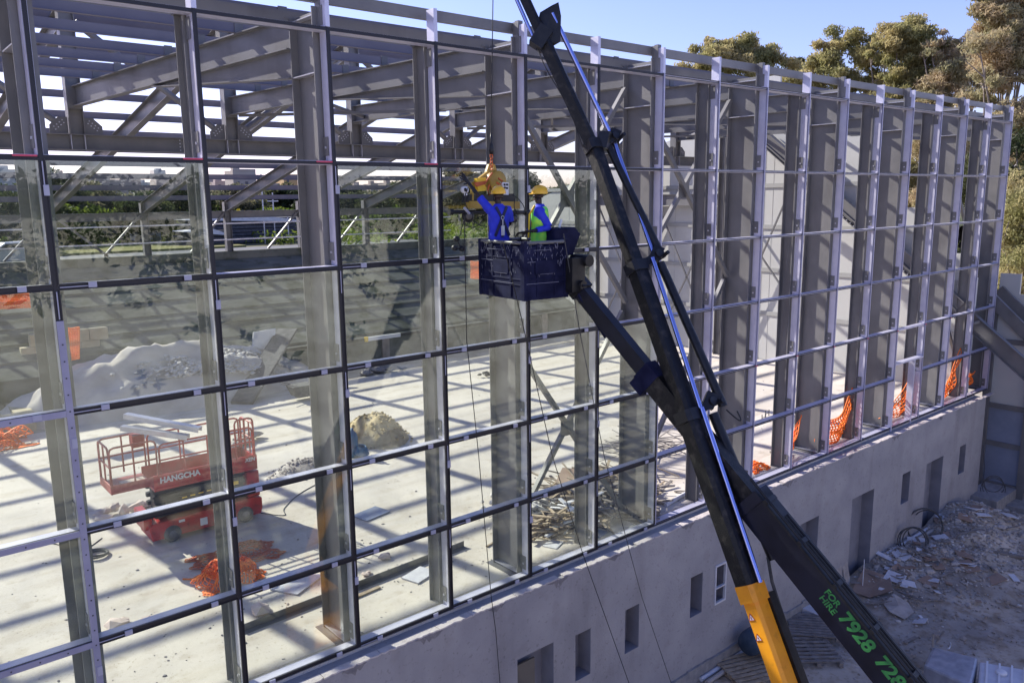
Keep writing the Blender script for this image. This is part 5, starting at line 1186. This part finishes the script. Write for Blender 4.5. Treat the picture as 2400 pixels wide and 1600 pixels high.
one('steel_angle', MB().sweep((2.45,1.72,Fz+.002), (4.1,1.8,Fz+.002), [(0,0),(.12,0),(.12,.01),(.01,.01),(.01,.12),(0,.12)], (0,0,1)), 'steel_dark', 'shorter dark steel angle lying left of the big column', 'steel angle', (3.2,1.75,Fz), 'steel angles on the slab')
one('concrete_kerb_strip', MB().box(-6, 27, .35, 1.05, Fz-.002, Fz+.012), 'slab', 'slightly raised concrete strip along the inside of the glazing', 'strip', (10,.7,Fz))
for x, y, a, w_, h_, m_, lb in ((6.6,4.65,.2,.7,.5,'glass_blue','grey sheet lying flat between two mullions'), (5.75,1.45,.3,.55,.4,'offwhite','pale square board beside the steel angle'), (6.3,1.5,.6,.4,.12,'offwhite','narrow pale offcut beside the square board'), (4.6,1.5,.1,.7,.08,'wood','thin wooden strip in front of the steel angle'), (7.9,1.7,.25,.9,.04,'wood','long thin lath by the column foot'), (3.9,2.7,.5,.8,.6,'offwhite','pale sheet behind the net heap'), (8.6,.8,.4,.5,.3,'offwhite','crumpled pale sheet at the big column foot'), (9.6,.55,.3,.35,.3,'glass_blue','small grey tile near the lower rail')):
    e = Vector((math.cos(a), math.sin(a), 0)); n_ = Vector((-e.y, e.x, 0)); one('board', MB().obox((x, y, Fz+.02), e, n_, Z_, w_/2, h_/2, .012), m_, lb, 'board', (x, y, Fz), 'boards on the slab')
mb = MB()
for k in range(5): mb.ring((1.4, 6.45, Fz+.02+.015*k), .2+.02*math.sin(k*2), .012, (.03*k,.05,1), 20)
one('rope_coil', mb, 'rubber', 'coil of dark hose on the slab by the purple strip', 'hose coil', (1.4,6.45,Fz))
def wire(pts, label, nm='cable', r=.01, m_='rubber', z=Fz):
    P_ = [Vector((x, y, z+r)) for x, y in pts]; ps = []
    for i in range(len(P_)-1):
        p0, p1_, p2_, p3 = P_[max(i-1,0)], P_[i], P_[i+1], P_[min(i+2, len(P_)-1)]
        for k in range(8):
            t_ = k/8; ps.append(.5*((2*p1_)+(p2_-p0)*t_+(2*p0-5*p1_+4*p2_-p3)*t_*t_+(3*p1_-p0-3*p2_+p3)*t_**3))
    ps.append(P_[-1]); return one(nm, MB().tube(ps, r, 5), m_, label, 'cable', tuple(P_[0]))
wire([(4.7,6.5),(5.1,5.9),(5.3,6.3),(6.1,7.0),(7.4,7.6)], 'black cable curving over the slab from the red lift towards the gravel')
wire([(1.7,7.3),(1.2,6.9),(.9,7.6),(.5,8.2)], 'thin dark cable at the left of the red lift')
def sackpile(label, x, y, n_, s_=.3, m_='sack', z=Fz):
    mb = MB()
    for _ in range(n_): mb.rock((x+rnd.gauss(0, s_*.8), y+rnd.gauss(0, s_*.5), z+.08+rnd.random()*.08), rnd.uniform(.4, .8)*s_, .45)
    return one('sack_pile', mb, m_, label, 'sacks', (x, y, z), 'sacks and rags on the slab')
sackpile('beige sacks piled behind the left end of the red lift', 2.3, 8.4, 8, .28); sackpile('grey sacks and rags on the slab above the gravel heap', 6.6, 12.0, 12, .35, 'rock')
sackpile('dark bundle lying on the slab behind the basket column', 17.1, 13.9, 5, .2, 'black'); sackpile('dark rags beside the first orange net', 16.9, .9, 4, .18, 'woodgrey')
sackpile('dark debris in front of the stepped wall', 14.3, 17.6, 8, .4, 'chip')
sackpile('small white packets on the slab behind the steel angle', 2.2, 7.9, 3, .12, 'white')
t = thing('gas_bottles', 'blue coiled hoses and bottle standing by the second column', 'bottle', (8.35, 8.6, Fz))
obj('bottle', MB().lathe((8.35,8.6,Fz), [(.0,0),(.14,0),(.15,.05),(.15,.55),(.1,.68),(.04,.72),(.04,.8),(0,.8)], 18), 'bluegear', t)
mb = MB()
for k in range(7): mb.ring((8.5, 8.4, Fz+.12+.03*k), .2-.012*k, .016, (.1,-.2,1), 18)
obj('hose', mb, 'bluegear', t)
one('red_tool', MB().obox((7.6, 8.2, Fz+.06), Vector((.9,.4,0)), Vector((-.4,.9,0)), Z_, .16, .08, .06), 'red', 'small red tool lying beside the gravel heap', 'tool', (7.6,8.2,Fz))
t = thing('barrow', 'overturned dark wheelbarrow in front of the stepped wall', 'wheelbarrow', (10.2, 15.4, Fz))
obj('tray', MB().poly([(9.9,15.2,.1),(10.7,15.2,.1),(10.9,15.2,.5),(9.7,15.2,.5)], (0,1,0), .6), 'rubber', t); obj('wheel', MB().lathe((10.9,15.5,.15), [(0,-.04),(.18,-.04),(.18,.04),(0,.04)], 14, 'y'), 'black', t); obj('handles', MB().tube([(9.9,15.2,.5),(9.2,15.0,.75)], .02, 6).tube([(9.9,15.8,.5),(9.2,15.9,.75)], .02, 6), 'steel_dark', t)
one('leaning_ramp', MB().bar((8.3,16.3,.0), (11.4,19.1,1.9), .8, .1), 'lumber', 'dark plank ramp leaning up against the stepped wall', 'ramp', (9.5,17.5,Fz))
one('leaning_board', MB().poly([(9.9,19.1,1.2),(10.8,19.1,1.35),(10.9,19.1,2.0),(10.0,19.1,1.95)], (0,-1,0), .05), 'white', 'white board leaning at the head of the ramp', 'board', (10.4,19.1,1.2))
# scrap wood heap at the lower rail
t = thing('scrap_heap', 'heap of broken laths, pallets and white profiles inside the glazing at the lower rail', 'scrap heap', (9.9, 1.7, Fz))
def sticks(nm, m_, n_, cx, cy, rx, ry, h, L0_, L1_, w_, seed, par, z=Fz):
    r_ = random.Random(seed); mb = MB()
    for _ in range(n_):
        x = cx+r_.gauss(0, rx*.5); y = cy+r_.gauss(0, ry*.5); d = max(0, 1-((x-cx)/rx)**2-((y-cy)/ry)**2); a = r_.uniform(0, 3.14); L = r_.uniform(L0_, L1_)/2
        e = Vector((math.cos(a), math.sin(a), r_.uniform(-.3, .3))); p = Vector((x, y, z+.04+h*d*r_.random()+abs(e.z)*L)); ww = w_*r_.uniform(.5, 1.4)
        mb.bar(p-e*L, p+e*L, ww, ww*.35)
    return obj(nm, mb, m_, par)
tag(sticks('laths', 'wood', 200, 11.0, 2.1, 1.5, 1.0, .5, .4, 1.5, .05, 1, t), kind='stuff'); tag(sticks('laths', 'woodgrey', 150, 10.9, 1.6, 1.6, .9, .4, .4, 1.2, .06, 2, t), kind='stuff')
tag(sticks('laths', 'wood', 60, 9.0, 1.3, .8, .5, .3, .3, .9, .06, 3, t), kind='stuff'); tag(sticks('white_profiles', 'white', 22, 9.7, 1.25, .9, .5, .45, .5, 1.3, .08, 4, t), kind='stuff')
tag(sticks('dark_profiles', 'rubber', 18, 9.4, 1.9, .8, .5, .4, .4, 1., .09, 6, t), kind='stuff')
mb = MB()
for _ in range(60): mb.rock((9.2+rnd.gauss(0,.5), 2.3+rnd.gauss(0,.3), Fz+.1+rnd.random()*.2), rnd.uniform(.04,.14))
tag(obj('rubble', mb, 'rockw', t), kind='stuff')
def pallet(label, c, a, tilt=0., m_='wood', n_=8, roll=0.):
    c = Vector(c); e = Vector((math.cos(a), math.sin(a), math.sin(tilt))).normalized(); n_v = Vector((-math.sin(a), math.cos(a), math.sin(roll))).normalized(); z = e.cross(n_v).normalized(); n_v = z.cross(e)
    t = thing('pallet', label, 'pallet', tuple(c), 'wooden pallets')
    for k in range(n_):
        f_ = -.5+(k+.5)/n_; obj('slat', MB().obox(c+n_v*(f_*1.15)+z*.13+e*rnd.uniform(-.02,.02), e, n_v, z, .6, .045, .011), m_, t)
    for f_ in (-.52, 0, .52):
        s_ = obj('stringer', MB().obox(c+e*f_+z*.108, e, n_v, z, .045, .58, .01).obox(c+e*f_+z*.012, e, n_v, z, .045, .58, .011), m_, t)
        for g_ in (-.5, 0, .5): obj('block', MB().obox(c+e*f_+n_v*g_+z*.06, e, n_v, z, .045, .06, .036), m_, s_)
    return t
pallet('grey broken pallet tilted on the scrap heap behind the glass', (11.1,1.0,Fz+.15), .9, .15, 'woodgrey')
pallet('brown pallet pieces under the tilted pallet in the scrap heap', (10.4,1.35,Fz+.05), .3, .1, 'wood', 6)
one('cardboard_box', MB().obox((10.7,2.6,Fz+.45), Vector((.8,.5,.2)).normalized(), Vector((-.5,.8,0)).normalized(), Z_, .35, .2, .02), 'cardboard', 'torn brown cardboard on top of the scrap heap', 'cardboard', (10.7,2.6,.3))
tag(sticks('rebar_bundle', 'woodgrey', 40, 14.3, 3.4, 1.3, .3, .15, 1.5, 2.6, .03, 9, None), 'bundle of brown rods lying on the slab behind the crane boom', 'rods')
wire([(11.8,.55),(13.3,.75),(14.5,.5)], 'pale pipe along the inner edge of the slab', 'pipe', .05, 'offwhite')
wire([(20.,6.5),(20.6,6.9),(21.3,6.6),(20.5,6.3),(20.1,6.7)], 'loose loop of pale cord on the slab at the right', 'cable', .015, 'offwhite')
for x, y, s_ in ((19.6,3.1,'front'), (20.1,3.3,'rear')):
    one('bolt_cluster', MB().tube([(x,y,Fz),(x,y,.15)], .015, 6).tube([(x+.2,y,Fz),(x+.2,y,.15)], .015, 6).tube([(x,y,.05),(x+.2,y,.05)], .01, 6), 'rubber', s_+' pair of upright anchor bolts on the right part of the slab', 'bolts', (x,y,Fz))
# ------------------------------------------------------------ outside ground clutter
def gzz(x, y): return float(gz(np.array([x]), np.array([y]))[0])
r_ = random.Random(31)
for m_, n_, sx, nm, (ra_, rb_) in (('rock', 2600, 2.2, 'rubble_scatter', (.008, .055)), ('rockw', 300, 1.9, 'pale_rubble_scatter', (.01, .07)), ('rockb', 1500, 2.6, 'gravel_scatter', (.015, .05))):
    mb = MB()
    for _ in range(n_):
        x = r_.gauss(23.6, 2.4 if nm != 'gravel_scatter' else 4.5); y = -abs(r_.gauss(.4, 1.25 if nm != 'gravel_scatter' else 2.6))-.35
        if 11 < x < 33 and y > -7: mb.rock((x, y, gzz(x, y)+.02), r_.uniform(ra_, rb_)*(1 if r_.random() > .06 else 2.2), .6)
    tag(obj(nm, mb, m_, None, (23, -1, GZ)), kind='stuff')
for m_, n_, nm in (('cardboard', 26, 'board_scraps'), ('offwhite', 34, 'pale_sheet_scraps'), ('woodgrey', 40, 'wood_scraps')):
    mb = MB()
    for _ in range(n_):
        x = r_.gauss(21.5, 2.2); y = -abs(r_.gauss(.6, 1.0))-.45; a = r_.uniform(0, 3.1); e = Vector((math.cos(a), math.sin(a), r_.uniform(-.25, .25))).normalized(); n__ = e.cross(Vector((r_.uniform(-.3,.3), r_.uniform(-.3,.3), 1))).normalized(); z_ = n__.cross(e)
        L_ = r_.uniform(.05, .28); W_ = L_*r_.uniform(.3, .9) if nm != 'wood_scraps' else r_.uniform(.015, .04)
        if nm == 'wood_scraps': L_ *= 1.8
        mb.obox((x, y, gzz(x, y)+.05+.03*r_.random()), e, n__, z_, L_, W_, .008)
    tag(obj(nm, mb, m_, None, (21, -1, GZ)), kind='stuff')
mb = MB()
for _ in range(900):
    x = r_.uniform(12, 32); y = r_.uniform(-7, -.4); mb.rock((x, y, gzz(x, y)+.005), r_.uniform(.01, .035), .6)
tag(obj('gravel_scatter', mb, 'rock', None, (20, -3, GZ)), kind='stuff')
pallet('grey slatted pallet lying on the ground between the two booms', (15.9,-.95,GZ+.1), -.95, .05, 'woodgrey', 9)
pallet('second grey pallet half hidden under the yellow boom', (14.9,-1.45,GZ+.05), -.7, .0, 'woodgrey', 7)
pallet('brown pallet at the foot of the wall beside the blue bucket', (13.1,-.95,GZ+.08), -.35, .0, 'wood', 8)
one('foam_board', MB().poly([(16.4,-.05-.3,GZ+.12),(17.0,-.35,GZ+.1),(17.2,-.75,GZ+.12),(16.75,-1.05,GZ+.14),(16.4,-.8,GZ+.12)], (0,0,1), .14), 'offwhite', 'broken white foam board beside the dark boom', 'foam board', (16.7,-.7,GZ))
one('red_scrap', MB().rock((16.35,-1.05,GZ+.1), .12), 'redd', 'small dark red scrap by the foam board', 'scrap', (16.3,-1,GZ))
for pts, m_, lb in (([(18.3,-.7),(19.5,-.45),(19.6,-1.15),(18.9,-1.55),(18.35,-1.2)], 'cardboard', 'large brown cardboard sheet leaning over rubble near the dark boom'), ([(19.7,-.9),(20.4,-1.0),(20.2,-1.5),(19.6,-1.45)], 'cardboard', 'smaller folded cardboard right of the large sheet'), ([(18.3,-1.6),(18.8,-1.62),(18.85,-2.0),(18.5,-2.3),(18.1,-2.25),(18.0,-1.9)], 'offwhite', 'dusty pale sheet on the ground below the cardboard')):
    mb = MB(); c = Vector((sum(p[0] for p in pts)/len(pts), sum(p[1] for p in pts)/len(pts), GZ+.26)); P_ = [Vector((x, y, gzz(x, y)+.06+.08*(i % 2))) for i, (x, y) in enumerate(pts)]; k = len(P_)
    mb.add([c]+P_+[c-Z_*.01]+[p-Z_*.01 for p in P_], [(0, i+1, (i+1) % k+1) for i in range(k)]+[(k+1, k+1+(i+1) % k+1, k+2+i) for i in range(k)])
    one('sheet', mb, m_ if m_ != 'offwhite' else 'rock', lb, 'sheet', tuple(c))
for dx, lb in ((0, 'left of two pale slabs leaning at the door foot'), (.35, 'right of two pale slabs leaning at the door foot')):
    one('leaning_slab', MB().poly([(18.1+dx,-.5,GZ),(18.5+dx,-.45,GZ),(18.42+dx,-.3,GZ+.85),(18.2+dx,-.3,GZ+.75)], (0,1,0), .03), 'rock', lb, 'slab', (18.3+dx,-.45,GZ))
for k, (a, b, lb) in enumerate((((12.0,-.42),(15.0,-.40),'front grey pipe at the foot of the wall under the yellow boom'), ((12.0,-.58),(14.6,-.56),'rear grey pipe at the foot of the wall'), ((20.6,-.45),(28.3,-.36),'long grey pipe along the wall at the right'), ((21.2,-.6),(28.4,-.52),'second long grey pipe along the wall at the right'), ((24.6,-.75),(28.6,-.66),'third shorter grey pipe near the far corner'))):
    one('pipe', MB().tube([(a[0], a[1], GZ+.12+(.3 if a[0] > 20 else 0)), (b[0], b[1], GZ+.14+(.2 if a[0] > 20 else 0))], .055, 10), 'rock' if k % 2 else 'offwhite', lb, 'pipe', (a[0], a[1], GZ), 'pipes at the foot of the wall')
mb = MB()
for k in range(3): mb.ring((21.9+.06*k, -.72-.03*k, GZ+.62), .40+.05*math.sin(k*3), .02, (-.7+.1*k, -.6, .25), 26)
mb.ring((23.0, -.62, GZ+.75), .55, .024, (-.6,-.7,.2), 26); mb.ring((23.1, -.66, GZ+.72), .5, .018, (-.5,-.7,.3), 26, 6, 0, 4.6)
one('cable_coil', mb, 'rubber', 'large coil of dark cable hanging over the pipes by the wall', 'cable coil', (23,-.6,GZ))
mb = MB(); mb.tube([(28.0,-.35,-1.8),(28.05,-.45,-2.6),(27.9,-.5,-3.2),(28.1,-.6,-3.5)], .012, 5)
for k in range(3): mb.ring((28.3,-.7,-3.2-.1*k), .3+.05*k, .014, (.8,.6,0), 18)
one('hanging_cable', mb, 'rubber', 'dark cable hanging down the far corner of the wall into loops', 'cable', (28,-.4,-3))
one('timber', MB().bar((21.6,-1.7,GZ+.12), (23.2,-4.4,GZ+.1), .12, .08), 'wood', 'long timber lying on the ground at the right', 'timber', (22.3,-3,GZ)); one('timber', MB().bar((23.4,-2.0,GZ+.35), (24.9,-4.4,GZ+.1), .1, .07), 'woodgrey', 'thinner grey timber further back at the right', 'timber', (24,-3,GZ))
one('white_stake', MB().tube([(18.75,-.8,GZ), (18.85,-.75,GZ+1.0)], .012, 6), 'white', 'thin white stake standing in the rubble', 'stake', (18.75,-.8,GZ))
t = thing('skip_bucket', 'blue and dark metal bucket beside the yellow boom on the brown pallet', 'bucket', (13.6,-.9,GZ+.2))
obj('drum', MB().lathe((13.55,-.75,GZ+.62), [(0,-.25),(.26,-.25),(.3,-.1),(.3,.25),(.27,.25),(.26,-.05),(0,-.05)], 26, 'x'), 'bucketblue', t)
obj('plate', MB().obox((13.9,-1.05,GZ+.65), Vector((.25,-.2,.9)).normalized(), Vector((.7,.7,0)).normalized(), Vector((.63,-.63,-.3)).normalized(), .55, .22, .03), 'navy', t)
t = thing('container_tank', 'white plastic tank with ribbed lid at the bottom right corner', 'tank', (17.6,-4.9,GZ))
TQ = [Vector(at(u, v, 2, GZ+.55)) for u, v in ((2296,1548),(2290,1640),(2450,1640),(2450,1575))]
mb = MB().poly(TQ, (0,0,-1), .5); obj('body', mb, 'offwhite', t, bev=.05)
mb = MB()
for k in range(5): f_ = .12+.19*k; a = TQ[0].lerp(TQ[3], f_); b = TQ[1].lerp(TQ[2], f_); mb.bar(a+Z_*.02, b+Z_*.02, .04, .03)
obj('rib', mb, 'white', t); obj('cap', MB().lathe(TQ[0].lerp(TQ[2], .35), [(0,.0),(.11,0),(.11,.05),(.09,.07),(0,.07)], 22), 'white', t)
t = thing('foil_crate', 'grey foil covered crate with a bent bracket left of the white tank', 'crate', (17.0,-3.7,GZ))
obj('body', MB().poly([tuple(at(u, v, 2, GZ+.55)) for u, v in ((2165,1556),(2278,1606),(2294,1540),(2186,1513))][:4], (0,0,-1), .5), 'foil', t, bev=.06)
fb = Vector(at(2186,1515,2,GZ+.57)); obj('bent_bracket', MB().bar(fb, fb+Vector((.02,.02,.32)), .04, .02).bar(fb+Vector((.02,.02,.32)), fb+Vector((.12,-.1,.2)), .04, .02).bar(fb+Vector((.06,-.04,.1)), fb+Vector((.3,-.1,.33)), .04, .02), 'woodgrey', t)
one('pvc_elbow', MB().ring(tuple(at(2225,1512,2,GZ+.3)), .07, .016, (0,1,0), 12, 8, 0, 3.14), 'white', 'small white hook shaped pipe bend behind the foil crate', 'pipe bend', (17.9,-3.6,GZ))
mb = MB()
for k in range(5): mb.ring((6.35,-.42,-2.85), .14+.02*k, .006, (.1*k-.2,1,.1*k), 18)
mb.tube([(6.3,-.25,-1.1),(6.32,-.3,-2.0),(6.35,-.4,-2.7)], .006, 5); mb.tube([(6.3,-.25,-1.1),(6.55,-.3,-1.6),(6.5,-.3,-2.2),(6.38,-.4,-2.7)], .006, 5)
one('wire_coil', mb, 'redd', 'thin wires looped from the wall with a reddish coil beside the boarded door', 'wire coil', (6.35,-.4,-2.8))
